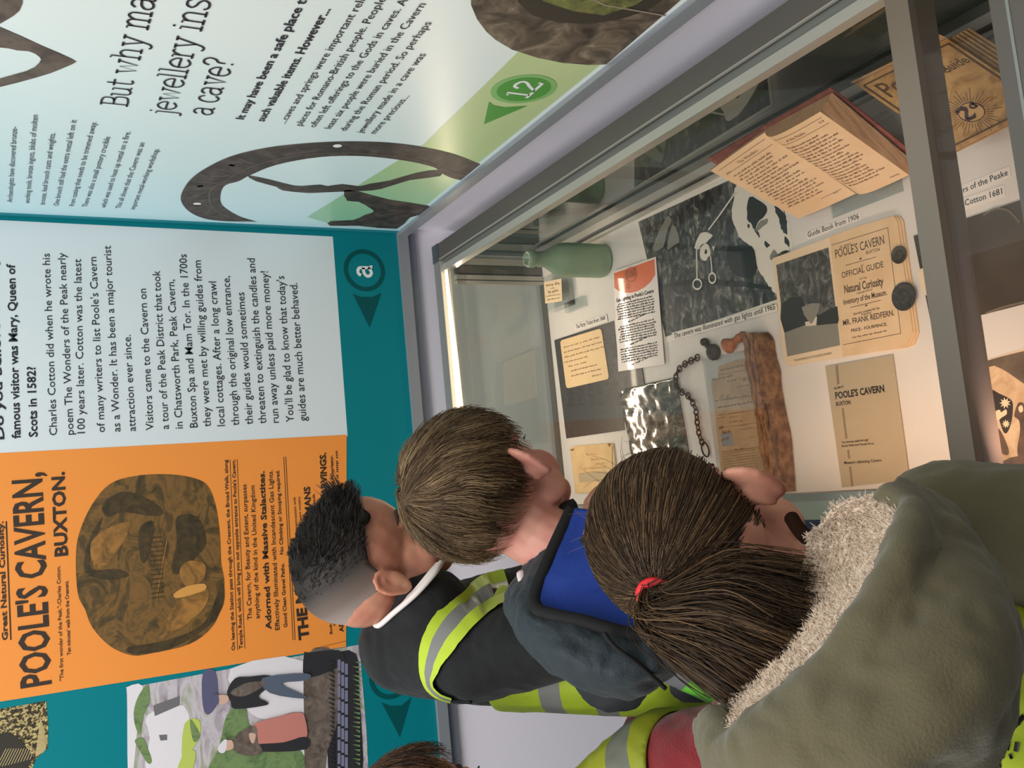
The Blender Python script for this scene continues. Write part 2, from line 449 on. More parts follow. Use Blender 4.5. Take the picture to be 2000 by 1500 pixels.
# light slab-serif pen alphabet for the headings and badges (strokes, width)
SLAB = {
 'B': ([('s', [(.0, 1), (.34, 1), (.52, .9), (.52, .64), (.36, .54), (.12, .54)]), ('s', [(.36, .54), (.6, .45), (.6, .1), (.38, 0), (0, 0)]), ('l', [(.12, 0), (.12, 1)])], .68),
 'u': ([('l', [(0, .68), (.12, .68)]), ('s', [(.12, .68), (.12, .25), (.16, .05), (.3, -.01), (.46, .08), (.5, .2)]), ('l', [(.38, .68), (.5, .68), (.5, 0), (.62, 0)])], .68),
 't': ([('s', [(.16, .95), (.16, .3), (.18, .06), (.28, 0), (.4, .06)]), ('l', [(0, .68), (.38, .68)])], .46),
 'w': ([('l', [(.1, .68), (.27, 0), (.43, .62), (.59, 0), (.76, .68)]), ('l', [(0, .68), (.22, .68)]), ('l', [(.64, .68), (.86, .68)])], .9),
 'h': ([('l', [(0, 1), (.12, 1), (.12, 0)]), ('l', [(0, 0), (.25, 0)]), ('s', [(.12, .5), (.2, .64), (.34, .7), (.47, .6), (.5, .45)]), ('l', [(.5, .47), (.5, 0)]), ('l', [(.38, 0), (.63, 0)])], .69),
 'y': ([('l', [(.1, .68), (.31, 0)]), ('s', [(.52, .68), (.31, 0), (.22, -.24), (.1, -.3), (0, -.24)]), ('l', [(0, .68), (.22, .68)]), ('l', [(.4, .68), (.62, .68)])], .68),
 'm': ([('l', [(0, .68), (.12, .68), (.12, 0)]), ('l', [(0, 0), (.25, 0)]), ('s', [(.12, .5), (.2, .64), (.32, .7), (.43, .6), (.45, .45)]), ('l', [(.45, .47), (.45, 0)]), ('l', [(.35, 0), (.57, 0)]), ('s', [(.45, .5), (.53, .64), (.65, .7), (.76, .6), (.78, .45)]), ('l', [(.78, .47), (.78, 0)]), ('l', [(.66, 0), (.9, 0)])], .96),
 'n': ([('l', [(0, .68), (.12, .68), (.12, 0)]), ('l', [(0, 0), (.25, 0)]), ('s', [(.12, .5), (.2, .64), (.34, .7), (.47, .6), (.5, .45)]), ('l', [(.5, .47), (.5, 0)]), ('l', [(.38, 0), (.63, 0)])], .69),
 'a': ([('s', [(.06, .55), (.15, .67), (.3, .69), (.42, .6), (.44, .45)]), ('l', [(.44, .47), (.44, .08)]), ('s', [(.44, .08), (.47, 0), (.56, 0)]), ('s', [(.44, .4), (.2, .38), (.05, .27), (.04, .12), (.16, 0), (.32, .03), (.44, .15)])], .62),
 'e': ([('s', [(.03, .36), (.3, .36), (.5, .36), (.48, .55), (.28, .7), (.08, .58), (.02, .34), (.08, .1), (.28, -.01), (.5, .12)])], .58),
 'j': ([('l', [(0, .68), (.14, .68), (.14, -.1)]), ('s', [(.14, -.1), (.1, -.27), (-.06, -.28)]), ('l', [(.11, .9), (.18, .9)])], .3),
 'l': ([('l', [(0, 1), (.12, 1), (.12, 0)]), ('l', [(0, 0), (.25, 0)])], .31),
 'r': ([('l', [(0, .68), (.12, .68), (.12, 0)]), ('l', [(0, 0), (.27, 0)]), ('s', [(.12, .42), (.2, .6), (.32, .7), (.42, .64)])], .47),
 'i': ([('l', [(0, .68), (.12, .68), (.12, 0)]), ('l', [(0, 0), (.25, 0)]), ('l', [(.08, .9), (.16, .9)])], .31),
 's': ([('s', [(.4, .56), (.3, .68), (.12, .67), (.05, .52), (.15, .4), (.32, .32), (.42, .18), (.32, .01), (.12, 0), (.02, .14)])], .5),
 'c': ([('s', [(.45, .52), (.32, .69), (.12, .62), (.03, .34), (.12, .06), (.32, -.01), (.46, .13)])], .53),
 'v': ([('l', [(.1, .68), (.3, 0), (.5, .68)]), ('l', [(0, .68), (.22, .68)]), ('l', [(.38, .68), (.6, .68)])], .64),
 '?': ([('s', [(.02, .78), (.1, .96), (.28, 1), (.42, .86), (.38, .64), (.22, .5), (.2, .26)]), ('l', [(.16, .03), (.24, .03)])], .5),
 '1': ([('l', [(.06, .86), (.22, 1), (.22, 0)]), ('l', [(.02, 0), (.42, 0)])], .5),
 '2': ([('s', [(.05, .74), (.12, .94), (.28, 1), (.46, .88), (.44, .66), (.24, .38), (.04, .04)]), ('l', [(.03, .02), (.5, .02), (.52, .2)])], .58),
 'k': ([('l', [(0, 1), (.12, 1), (.12, 0)]), ('l', [(0, 0), (.25, 0)]), ('l', [(.5, .68), (.14, .28)]), ('l', [(.25, .4), (.56, 0)])], .62),
 'd': ([('l', [(.36, 1), (.5, 1), (.5, 0), (.6, 0)]), ('s', [(.5, .5), (.36, .69), (.14, .62), (.04, .34), (.14, .06), (.34, 0), (.5, .2)])], .66),
 ' ': ([], .3)}
def slab_write(mb, s, A, ex, ey, n, w=.085, mi=0):
    x = 0.0
    for ch in s:
        st, adv = SLAB[ch]
        for kind, pts in st:
            P = [A + ex * (x + p[0]) + ey * p[1] for p in pts]
            if kind == 's': P = smooth_path(P, 6)
            # square ends
            pen(mb, P, w * np.linalg.norm(ey), np.array(n, float), mi)
        x += adv
    return x
mbl = MB()
Ca = B(712, 528, .0012)
slab_write(mbl, 'a', Ca + np.array((-.0155, 0, -.0165)), np.array((.05, 0, 0)), np.array((0, 0, .048)), NB, .16)
mbl.build('badge_letter', m_white, panel)

# orange poster
poster = shape(B, [(-60, 888), (677, 849), (676, 1263), (-60, 1380)], NB, t=.0008, off=.0010).build('poster', m_orange, panel)
pt = MB()
Q = lambda x, y: (x * .35, 820 + y * .35)
G = lambda x, y: (560 + x * .2933, 860 + y * .2933)
OFF = .0018
def pw(s, p, q, h, bold=.01): write_wall(pt, s, p, q, h, B, OFF, bold)
pw("Great Natural Curiosity.", (15, 1250), (6, 1018), 11, .03)
pen(pt, [B(21, 1250, OFF), B(12, 1018, OFF)], .0022, NB)
pw("POOLE'S CAVERN,", (99, 1336), (80, 922), 59, .024)
pw("BUXTON.", (132, 1085), (125, 921), 25, .035)
pw("\"The first wonder of the Peak.\"-Charles Cotton.", (124, 1329), (117, 1105), 7.5, .012)
pw("Ten minutes' walk from the Crescent.", (138, 1279), (133, 1134), 7, .02)
pw("On leaving the Station pass through the Crescent, the Broad Walk, along", (459, 1270), (444, 898), 7, .02)
pw("Temple Road, which will bring you out opposite entrance to Poole's Cavern.", (474, 1267), (459, 897), 7, .02)
pen(pt, [B(464, 1270, OFF), B(449, 898, OFF)], .001, NB); pen(pt, [B(478, 1267, OFF), B(463, 897, OFF)], .001, NB)
pw("The Cavern, for Beauty and Extent, surpasses", (492, 1210), (481, 946), 9)
pw("anything of the kind in the United Kingdom", (507, 1208), (497, 948), 9)
pw("Adorned with Massive Stalactites.", (530, 1229), (516, 920), 11, .03)
pw("Effectively Illuminated with Incandescent Gas Lights.", (546, 1230), (532, 918), 9)
pw("Good Clean Gravel Paths.     No Climbing or Stooping required.", (561, 1225), (545, 918), 7, .02)
for d in (0, 4): pen(pt, [B(572 + d, 1250, OFF), B(554 + d, 892, OFF)], .0012, NB)
pw("THE MUSEUM", (603, 1248), (587, 1050), 19, .045)
pw("In connection with", (581, 1036), (577, 971), 5); pw("the Cavern contains", (590, 1036), (586, 970), 5)
pw("RELICS OF THE ROMANS", (617, 1177), (605, 950), 12, .035)
pw("different periods.", (620, 1024), (614, 964), 5, .02)
pw("CH CARVINGS.", (641, 1013), (636, 884), 12, .035)
pw("Both Chairs are", (649, 1238), (644, 1170), 5, .02); pw("into the Cavern", (655, 1222), (650, 1160), 5, .02)
pw("REDFERN. Proprietor.", (654, 985), (650, 889), 6, .025)
pw("ADMISSION", (671, 1234), (665, 1160), 8, .035)
small_print(pt, B(662, 965, OFF), B(659, 880, OFF), (0, 0, .006), 5, 4)
pen(pt, [B(610, 1268, OFF), B(676, 1252, OFF)], .0007, NB)
pt.build('poster_lettering', m_brown, panel)
# cave picture printed on the poster
out = [(152, 1160), (148, 1090), (155, 1040), (180, 985), (215, 945), (262, 930), (320, 926), (372, 932), (405, 948), (422, 990), (430, 1050),
       (432, 1100), (438, 1135), (434, 1180), (414, 1225), (370, 1258), (300, 1275), (258, 1280), (215, 1262), (180, 1225), (166, 1190)]
m_cave = print_mat('cave_print', [(0.25, (46, 38, 24)), (.42, (84, 66, 34)), (.52, (128, 92, 44)), (.62, (92, 72, 40)), (.75, (176, 120, 54))], 13, 9, 1.8, (1, 1, 1.3), seed=3)
cave = shape(B, out, NB, t=.0003, off=.0015, k=4).build('cave_picture', m_cave, panel)
cv = MB()
_bn = [0]
def bsh(pts, mi, off=.0019, k=4, mb=None):
    _bn[0] += 1; off += _bn[0] * .00006
    shape(B, pts, NB, t=0, off=off, mi=mi, mb=mb if mb is not None else cv, k=k)
bsh([(166, 1118), (172, 1060), (200, 1010), (180, 1080), (178, 1112), (230, 1112), (252, 1124), (215, 1132)], 0)
bsh([(200, 985), (240, 960), (290, 975), (320, 1000), (300, 1008), (240, 1000), (210, 1010)], 0)
bsh([(345, 1010), (385, 1010), (402, 1050), (395, 1075), (350, 1120), (335, 1110), (345, 1060)], 0)
bsh([(275, 1028), (300, 1020), (292, 1080), (278, 1100), (270, 1060)], 0)
bsh([(184, 1110), (178, 1060), (215, 1030), (255, 1020), (240, 1060), (205, 1105)], 1)
bsh([(352, 1110), (372, 1095), (400, 1102), (398, 1130), (372, 1148), (355, 1135)], 1)
bsh([(330, 1200), (360, 1165), (405, 1150), (400, 1185), (360, 1222), (325, 1232)], 1)
bsh([(340, 1160), (362, 1146), (398, 1140), (400, 1152), (366, 1164), (344, 1168)], 2)
bsh([(250, 1265), (330, 1250), (400, 1215), (432, 1140), (436, 1180), (405, 1225), (330, 1268), (262, 1277)], 0)
for yy in range(1050, 1170, 9):
    cv.box(tuple(B(313 + (yy - 1050) * .02 - 8, yy, .0026) - np.array((.001, .0002, .012))), tuple(B(313 + (yy - 1050) * .02 - 8, yy, .0026) + np.array((.001, 0, .012))), 0)
pen(cv, [B(306, 1170, .0027), B(326, 1055, .0027)], .0022, NB, 1)
m_cd = print_mat('cave_ink_dark', [(.3, (40, 34, 22)), (.7, (86, 68, 36))], 44, 6, 1, seed=1)
m_cl = print_mat('cave_ink_light', [(.35, (104, 76, 38)), (.65, (172, 120, 56))], 34, 6, 1, seed=2)
cv.build('cave_picture_detail', [m_cd, m_cl, mat('cave_figure', (214, 152, 74), .6)], panel)

# watercolour of two visitors
m_wc = print_mat('watercolour_wash', [(.28, (120, 112, 120)), (.42, (178, 168, 176)), (.52, (206, 198, 204)), (.62, (168, 170, 150)), (.78, (110, 112, 118))], 11, 5, 1.2, (1, 1, 2.6), seed=8)
wc = shape(B, [(247, 1344), (702, 1259), (716, 1430), (722, 1560), (258, 1600)], NB, t=.0006, off=.0006).build('watercolour_picture', m_wc, panel)
X = lambda x, y: (x * .45, 1180 + y * .45)
wp = MB()
wcm = [mat('paint_white', (232, 226, 230), .6), mat('paint_grey', (112, 110, 112), .6), print_mat('paint_green', [(.3, (84, 112, 68)), (.55, (124, 148, 96)), (.75, (70, 94, 60))], 40, 5, 1),
       mat('paint_lime', (190, 206, 96), .6), mat('paint_slate', (92, 90, 122), .6), mat('paint_dark', (40, 40, 44), .6), mat('paint_pink', (202, 128, 116), .6),
       mat('paint_skin', (216, 176, 156), .6), print_mat('paint_brown', [(.3, (78, 66, 58)), (.7, (132, 118, 108))], 40, 5, 1), mat('paint_denim', (88, 98, 116), .6), mat('paint_wall', (126, 126, 152), .6)]
_wn = [0]
def wsh(pts, mi, off=.0011, k=3):
    _wn[0] += 1; off += _wn[0] * .00003
    shape(B, [X(*p) for p in pts], NB, t=0, off=off, mi=mi, mb=wp, k=k)
wsh([(552, 400), (552, 360), (620, 355), (600, 500), (580, 711), (556, 760)], 0)
wsh([(640, 480), (800, 440), (830, 600), (820, 760), (640, 740), (650, 580)], 0)
wsh([(665, 440), (778, 400), (778, 440), (672, 486)], 1, .0014, 0)
wsh([(690, 568), (725, 566), (725, 590), (696, 592)], 1, .0014, 0)
wsh([(580, 470), (600, 400), (640, 350), (650, 420), (625, 480), (610, 560), (590, 540)], 2)
wsh([(585, 590), (620, 580), (640, 620), (660, 680), (640, 690), (600, 625)], 2)
wsh([(800, 520), (860, 500), (870, 560), (830, 640), (790, 680)], 3)
wsh([(790, 660), (850, 640), (820, 760), (760, 780)], 3)
wsh([(825, 500), (850, 530), (868, 570), (845, 600), (830, 560)], 2, .0014)
wsh([(880, 300), (935, 292), (945, 420), (905, 480), (880, 440)], 4)
wsh([(905, 711), (950, 620), (985, 480), (1060, 430), (1080, 520), (1130, 540), (1310, 640), (1310, 780), (910, 780)], 2, .0013)
wsh([(1000, 280), (1330, 250), (1330, 620), (1300, 640), (1310, 470), (1150, 500), (1060, 440)], 0, .0012)
wsh([(1330, 220), (1460, 215), (1470, 480), (1420, 640), (1400, 780), (1330, 760), (1320, 500)], 8, .0013)
wsh([(1320, 215), (1340, 210), (1470, 200), (1490, 260), (1330, 320)], 5, .0014)
for k in range(9):
    yy = 240 + k * 58
    for j in range(3):
        wsh([(1465 + j * 16, yy + j * 9), (1478 + j * 16, yy + j * 9), (1478 + j * 16, yy + 48 + j * 9), (1465 + j * 16, yy + 48 + j * 9)], 10, .0016, 0)
wsh([(1440, 240), (1545, 215), (1560, 400), (1570, 780), (1440, 780), (1420, 500)], 5, -.0002)
for k in range(26):
    rr = random.Random(k); yy = 250 + k * 20
    wsh([(1565, yy), (1525 + rr.random() * 18, yy - 8 + rr.random() * 10), (1560, yy + 10)], 2, .0017, 0)
    wsh([(1450, yy), (1418 + rr.random() * 16, yy - 6), (1452, yy + 14)], 5, .0017, 0)
# the man
wsh([(985, 380), (1020, 322), (1080, 315), (1170, 310), (1175, 350), (1120, 400), (1160, 425), (1150, 440), (1020, 455), (1000, 420)], 5, .0019)
wsh([(1140, 320), (1330, 300), (1335, 330), (1220, 345), (1320, 395), (1310, 410), (1170, 385)], 9, .0020)
wsh([(1060, 345), (1130, 335), (1150, 350), (1060, 400), (1000, 385)], 8, .0021)
wsh([(938, 400), (985, 395), (990, 425), (945, 435)], 7, .0021)
wsh([(918, 405), (945, 390), (950, 430), (925, 440)], 4, .0022)
# the woman
wsh([(1090, 530), (1200, 490), (1300, 470), (1325, 500), (1325, 590), (1200, 610), (1110, 620)], 6, .0019)
wsh([(1110, 610), (1230, 600), (1325, 575), (1330, 630), (1140, 640)], 5, .0020)
wsh([(1010, 590), (1060, 545), (1110, 530), (1120, 600), (1140, 640), (1090, 660), (1020, 640)], 8, .0021)
wsh([(965, 600), (1005, 590), (1012, 625), (975, 635)], 7, .0022)
wsh([(945, 625), (968, 592), (985, 590), (978, 640), (955, 645)], 0, .0023)
wsh([(1082, 560), (1110, 565), (1100, 605), (1085, 590)], 7, .0023)
wp.build('watercolour_figures', wcm, panel)

# engraving, top left
en = shape(B, [(-40, 1392), (90, 1369), (94, 1415), (93, 1462), (70, 1482), (55, 1520), (-40, 1560)], NB, t=.0005, off=.0006)
m_eng = print_mat('engraving_ink', [(.38, (44, 36, 22)), (.5, (80, 68, 40)), (.56, (214, 192, 128)), (.7, (60, 50, 30))], 130, 2, .2, seed=5)
eng = en.build('engraving_picture', m_eng, panel)
eb = MB()
shape(B, [(-40, 1440), (20, 1430), (42, 1448), (66, 1480), (40, 1520), (-40, 1560)], NB, t=0, off=.0012, mb=eb)
for k in range(9):
    pen(eb, [B(80 + k * 1.4, 1400 + k * 6, .0013), B(70 + k * 2.2, 1478 - k * 1.5, .0013)], .0014, NB, 1)
for k in range(12):
    pen(eb, [B(-8 + k * 6, 1500 - k * 1.5, .0014), B(12 + k * 5, 1462, .0014)], .001, NB, 1)
eb.build('engraving_detail', [mat('engraving_dark', (46, 40, 30), .6), mat('engraving_cream', (206, 184, 128), .6)], panel)

# ================================================================== RIGHT WALL PANEL
NR = (-1, 0, 0)
m_right = ramp_mat('pale_blue_to_cream', 'Y', 1.05, -1.75, [(0, (200, 238, 246)), (.14, (220, 245, 246)), (.3, (238, 250, 246)), (.6, (246, 246, 234)), (1, (246, 242, 226))], .36, .35)  # panel colour runs from pale blue at the corner to cream
rp = MB().box((XW, -1.3, zb), (XW + .0135, YW - .001, 2.45)).build('information_board', m_right, org=(XW, 1.05, zb))
tag(rp, 'pale green printed wall panel about jewellery, with bronze brooch pictures and badge 12', 'wall panel')
edge = MB().box((XW - .0012, YW - .018, zb), (XW - .0002, YW - .001, 2.45)).build('panel_edge', mat('edge_teal', (40, 136, 150), .45), rp)
rl = MB(); T4 = lambda x, y: (x * .28, y * .28); T5 = lambda x, y: (400 + x * .28, y * .28)
def rw(s, p, q, h, bold=0.0): write_wall(rl, s, p, q, h, W, .0012, bold)
for s, p, q in [("Archaeologists have discovered bronze-", (85, 1412), (120, 888)), ("working tools, bronze ingots, blobs of molten", (205, 1420), (265, 805)),
                ("bronze, lead brooch casts and weights.", (312, 1428), (385, 930)), ("One brooch still had the extra metal left on it", (408, 1437), (535, 840)),
                ("from casting that needs to be trimmed away.", (515, 1440), (675, 852)), ("There was also a small pottery crucible", (607, 1445), (770, 957)),
                ("which was used to heat up metal on a fire.", (735, 1450), (912, 920)), ("This all shows that the Cavern was an", (840, 1455), (1010, 998)),
                ("important metal-working workshop.", (940, 1462), (1112, 1040))]:
    rw(s, T4(*p), T4(*q), 10.5)
def extend(p, q, k):  # same line of the wall, k times as long
    A = W(p[0], p[1], .0012); Bq = W(q[0], q[1], .0012); return A, A + (Bq - A) * k
def rwx(s, vis, p, q, h, bold):
    """line that runs on past the picture's edge: 'vis' characters fit between p and q"""
    A, Bq = extend(p, q, 1.0)
    v1 = glyph_w(s[:vis]); v2 = glyph_w(s)
    A, Bq = extend(p, q, v2 / v1)
    C = W(p[0] - h, p[1], .0012)
    write(rl, s, A, Bq, (0, 0, C[2] - A[2]), bold)
_gw = {}
def glyph_w(s):
    cu = bpy.data.curves.new('lettering', 'FONT'); cu.body = s
    o = bpy.data.objects.new('lettering', cu); me = bpy.data.meshes.new_from_object(o)
    xs = [v.co.x for v in me.vertices]; w = max(xs) - min(xs)
    bpy.data.objects.remove(o); bpy.data.meshes.remove(me); bpy.data.curves.remove(cu)
    return w
rwx("It may have been a safe place to leave", 33, T5(270, 835), T5(735, -40), 17, .022)
rw("such valuable items. However...", T5(412, 850), T5(878, 65), 17, .022)
rwx("...caves and springs were important religious", 40, T5(560, 865), T5(1120, 0), 15, .002)
rwx("places for Romano-British people. People", 40, T5(675, 880), T5(1268, -8), 15, .002)
rwx("often left offerings to the Gods in caves. At", 44, T5(770, 890), T5(1420, 0), 15, .002)
rw("least six people were buried in the Cavern", T5(878, 900), T5(1545, 30), 15, .002)
rw("during the Roman period. So perhaps", T5(985, 915), T5(1585, 160), 15, .002)
rw("jewellery made in a cave was", T5(1100, 930), T5(1545, 380), 15, .002)
rw("more precious...", T5(1190, 935), T5(1430, 670), 15, .002)
for s, vis, p, q, h in [("But why make", "But why ma", (247, 209), (304, -4), 51), ("jewellery inside", "jewellery ins", (338, 224), (412, 0), 51), ("a cave?", "a cave?", (412, 226), (459, 117), 53)]:
    A = W(p[0], p[1], .0012); Bq = W(q[0], q[1], .0012); C = W(p[0] - h, p[1], .0012)
    wd = sum(SLAB[c][1] for c in vis)
    slab_write(rl, s, A, (Bq - A) / wd, np.array((0, 0, C[2] - A[2])), NR, .085)
rl.build('lettering', mat('dark_violet_ink', (44, 38, 48), .55), rp)

gb = MB()
m_green = ramp_mat('green_print', 'Y', .92, -.3, [(0, (150, 208, 170)), (.35, (188, 214, 150)), (1, (204, 216, 160))], .36, .35)
shape(W, [(775, 447), (640, 436), (600, 424), (828, 282), (1010, 103), (1100, 20), (1330, 0)], NR, t=0, off=.0004, mb=gb)
gb.build('green_band', m_green, rp)
# badge 12
bq, Cb, ub, vb = badge(W, NR, (1023, 175), .0545, .0445, [(955, 199), (964, 206), (985, 210), (1030, 207), (945, 243)], .0010, [0, 0, 0], rp)
bq.build('badge', [mat('badge_green_light', (132, 190, 112), .4), mat('badge_green', (74, 156, 58), .4), MATS['badge_green']], rp)
bn = MB()
slab_write(bn, '12', W(1023, 175, .0018) + np.array((0, .030, -.020)), np.array((0, -.058, 0)), np.array((0, 0, .042)), NR, .14)
bn.build('badge_number', m_white, rp)
# bronze ring brooch
m_brz = print_mat('bronze_print', [(.3, (40, 34, 30)), (.5, (66, 56, 50)), (.72, (96, 84, 76))], 30, 6, .6, seed=4)
br = MB()
outer = [(505, 433), (440, 432), (400, 427), (372, 415), (356, 398), (354, 380), (370, 353), (400, 330), (450, 306), (520, 289), (600, 280), (680, 276.5), (760, 279), (830, 288), (890, 302), (938, 321)]
inner = [(500, 433), (470, 424), (446, 411), (432, 398), (431, 378), (440, 362), (466, 354), (487, 343), (540, 322), (624, 307), (708, 305), (792, 314), (848, 327), (862, 338), (880, 347), (900, 352)]
o3 = smooth_path([W(x, y, .0008) for x, y in outer], 4); i3 = smooth_path([W(x, y, .0008) for x, y in inner], 4)
br.strip(o3, i3, 0)
shape(W, [(484, 343), (530, 352), (574, 363), (600, 363), (625, 361), (640, 364), (668, 360), (700, 364), (722, 359), (760, 353), (812, 338), (858, 332), (860, 344), (800, 352), (745, 369), (712, 373), (680, 374), (630, 376), (600, 377), (552, 372), (540, 365), (500, 354)], NR, t=0, off=.0009, mb=br, k=2)
shape(W, [(672, 372), (700, 374), (760, 390), (836, 402), (838, 415), (800, 425), (775, 447), (700, 441), (645, 441), (646, 432), (690, 430), (712, 420), (730, 414), (722, 406), (700, 394), (678, 392)], NR, t=0, off=.0009, mb=br, k=2)
for k in range(13):   # cast decoration on the ring
    i = 8 + k * 2
    p, q = np.array(o3[i]), np.array(i3[i]); w_ = (q - p)
    q2, p2 = p + w_ * .62, p + w_ * .18
    if k % 4 == 3: pen(br, [p2 + w_ * .1, p2 + w_ * .22], .008, np.array(NR, float), 1)
    else: pen(br, [p2 + np.array((-.0006, 0, 0)), q2 + np.array((-.0006, 0, 0)) + (np.array(o3[i + 1]) - p) * (.7 if k % 2 else -.7)], .0016, np.array(NR, float), 1)
pen(br, [np.array(a_) * .3 + np.array(b_) * .7 + np.array((-.0006, 0, 0)) for a_, b_ in zip(o3, i3)], .0014, np.array(NR, float), 1)
for hx, hy in ((659, 285), (385, 398)):
    Ch = W(hx, hy, .0018); br.poly([Ch + np.array((0, math.cos(t) * .008, math.sin(t) * .008)) for t in np.linspace(0, 2 * math.pi, 20)[:-1]], NR, 2)
br.build('brooch_picture', [m_brz, mat('bronze_line', (124, 116, 106), .5), m_white], rp)
# stone and glass brooch at the top
sb = MB()
m_stn = print_mat('stone_print', [(.3, (46, 38, 30)), (.48, (88, 76, 62)), (.6, (120, 106, 88)), (.8, (176, 164, 140))], 20, 8, 1, seed=6)
shape(W, [(918, -60), (920, 10), (932, 38), (950, 62), (968, 78), (1000, 97), (1050, 113), (1100, 123), (1150, 127), (1184, 126), (1330, 0), (1446, -98), (1535, -190), (1490, -310), (1340, -400), (1180, -400), (1040, -330), (950, -200)], NR, t=0, off=.0008, mb=sb, mi=0)
shape(W, [(1000, -60), (1012, 5), (1040, 30), (1090, 44), (1150, 47), (1210, 38), (1262, 22), (1310, -10), (1390, -80), (1430, -160), (1370, -250), (1250, -290), (1120, -250), (1040, -170)], NR, t=0, off=.0011, mb=sb, mi=1)
shape(W, [(1040, -60), (1060, 2), (1120, 22), (1180, 30), (1240, 10), (1290, -20), (1360, -100), (1370, -180), (1250, -240), (1130, -200), (1060, -130)], NR, t=0, off=.0014, mb=sb, mi=2)
pen(sb, [W(1120, -20, .0018), W(1180, 10, .0018), W(1300, 31, .0018)], .0035, np.array(NR, float), 3)
sb.build('brooch_picture', [m_stn, mat('brooch_dark', (54, 48, 38), .5), print_mat('brooch_glass', [(.3, (70, 72, 40)), (.55, (120, 122, 66)), (.7, (176, 180, 110))], 24, 6, 1.4, seed=7), mat('brooch_pin', (150, 136, 118), .5)], rp)
# spearhead-shaped picture
sp = MB()
m_iron = print_mat('iron_print', [(.3, (72, 62, 54)), (.6, (112, 98, 86)), (.8, (60, 52, 46))], 24, 6, .8, seed=9)
so = [T4(*p) for p in [(-200, 120), (0, 190), (150, 255), (290, 320), (420, 375), (500, 412), (533, 432), (500, 450), (430, 480), (350, 512), (230, 548), (110, 580), (0, 607), (-200, 640)]]
si = [T4(*p) for p in [(-200, 320), (0, 332), (60, 338), (120, 352), (200, 358), (245, 375), (275, 398), (286, 415), (272, 440), (240, 470), (180, 498), (100, 520), (0, 548), (-200, 580)]]
sp.strip([W(x, y, .0008) for x, y in so], [W(x, y, .0008) for x, y in si], 0)
shape(W, [T4(*p) for p in [(-200, -100), (158, -60), (156, 25), (135, 75), (95, 110), (45, 140), (0, 166), (-200, 250)]], NR, t=0, off=.0008, mb=sb if False else sp)
sp.build('spearhead_picture', m_iron, rp)

# ================================================================== DISPLAY CASE
FX0, FX1, FY0, FY1, TZ = -0.080, 0.605, 0.500, 2.085, 0.546
m_alu = mat('grey_frame', (108, 104, 97), 0.42, metal=.35)
m_aludk = mat('dark_grey_frame', (146, 150, 146), 0.45, metal=.3)
m_alulit = mat('pale_aluminium', (186, 184, 174), 0.35, metal=.3)
m_base = mat('case_board', (226, 221, 214), 0.6, bump=(60, .02))
m_plinth = mat('case_plinth', (150, 154, 160), 0.6)
def glossy_board(name, col, base, ior=1.5):
    m = bpy.data.materials.new(name); m.use_nodes = True
    nt = m.node_tree; N = nt.nodes; L = nt.links; N.remove(N['Principled BSDF'])
    d = N.new('ShaderNodeBsdfDiffuse'); d.inputs[0].default_value = lin(col)
    g = N.new('ShaderNodeBsdfGlossy'); g.inputs['Roughness'].default_value = 0.015
    ad = fresnel(nt, .04 + base)
    mx = N.new('ShaderNodeMixShader'); L.new(ad.outputs[0], mx.inputs[0]); L.new(d.outputs[0], mx.inputs[1]); L.new(g.outputs[0], mx.inputs[2])
    L.new(mx.outputs[0], N['Material Output'].inputs[0]); return m
case = empty('display_case', (0.26, 1.3, 0), 'long low grey-framed glass display case with lit white floor, below the wall panels', 'display case')
MB().box((FX0 + .012, FY0, 0), (FX1, FY1, ZF - .022)).build('plinth', m_plinth, case)
MB().box((FX0 + .004, FY0 + .004, ZF - .022), (FX1 - .002, FY1 - .002, ZF)).build('floor_board', m_base, case)
m_rglass = glossy_board('dark_side_glass', (62, 72, 70), .16)
m_bglass = glossy_board('blue_grey_end_glass', (192, 202, 202), .03)
MB().box((.577, FY0 + .01, ZF), (.583, 2.036, TZ - .03)).build('side_pane', m_rglass, case)
MB().box((FX0 + .03, 2.036, ZF), (.583, 2.042, TZ - .02)).build('end_pane', m_bglass, case)
# top frame
def rail(name, boxes, mats):
    mb = MB()
    for lo, hi, mi in boxes: mb.box(lo, hi, mi)
    return mb.build(name, mats, case)
rail('top_rail', [((.567, FY0, TZ - .03), (FX1, FY1, TZ), 0), ((.5655, FY0 + .02, TZ - .004), (.567, FY1 - .03, TZ + .0015), 1), ((.552, FY0 + .02, TZ - .03), (.567, 2.046, TZ - .012), 2), ((.536, FY0 + .02, TZ - .026), (.552, 2.046, TZ - .006), 1)], [m_alu, m_alulit, mat('mid_aluminium', (128, 130, 124), .4, metal=.3)])
rail('top_rail', [((FX0, 2.046, TZ - .03), (.567, FY1, TZ), 0), ((FX0 + .03, 2.044, TZ - .022), (.56, 2.046, TZ + .001), 1)], [m_aludk, m_alulit])
rail('top_rail', [((FX0, FY0, TZ - .045), (FX0 + .024, 2.046, TZ), 0), ((FX0 + .024, FY0, TZ - .05), (FX0 + .034, 2.046, TZ - .004), 1)], [mat('front_rail_grey', (186, 182, 176), .65), mat('front_rail_inner', (160, 156, 150), .65)])
bar = rail('cross_bar', [((FX0 + .034, .680, TZ - .046), (.536, .711, TZ), 0)], [mat('satin_bar', (150, 136, 122), .32, metal=.5)])
rail('end_rail', [((FX0 + .034, .545, TZ - .045), (.552, .583, TZ + .003), 0), ((FX0 + .034, .562, TZ + .003), (.552, .5655, TZ + .004), 1)], [MATS['grey_frame'], m_aludk])
MB().box((.562, 2.05, TZ - .032), (FX1 + .001, FY1 + .001, TZ + .0015)).build('corner_cap', mat('corner_cap', (70, 82, 86), .4), case)
MB().box((FX0 + .004, FY0 + .01, ZF), (FX0 + .010, 2.036, TZ - .05)).build('front_pane', glass_mat('clear_glass', (247, 246, 244), .45), case)
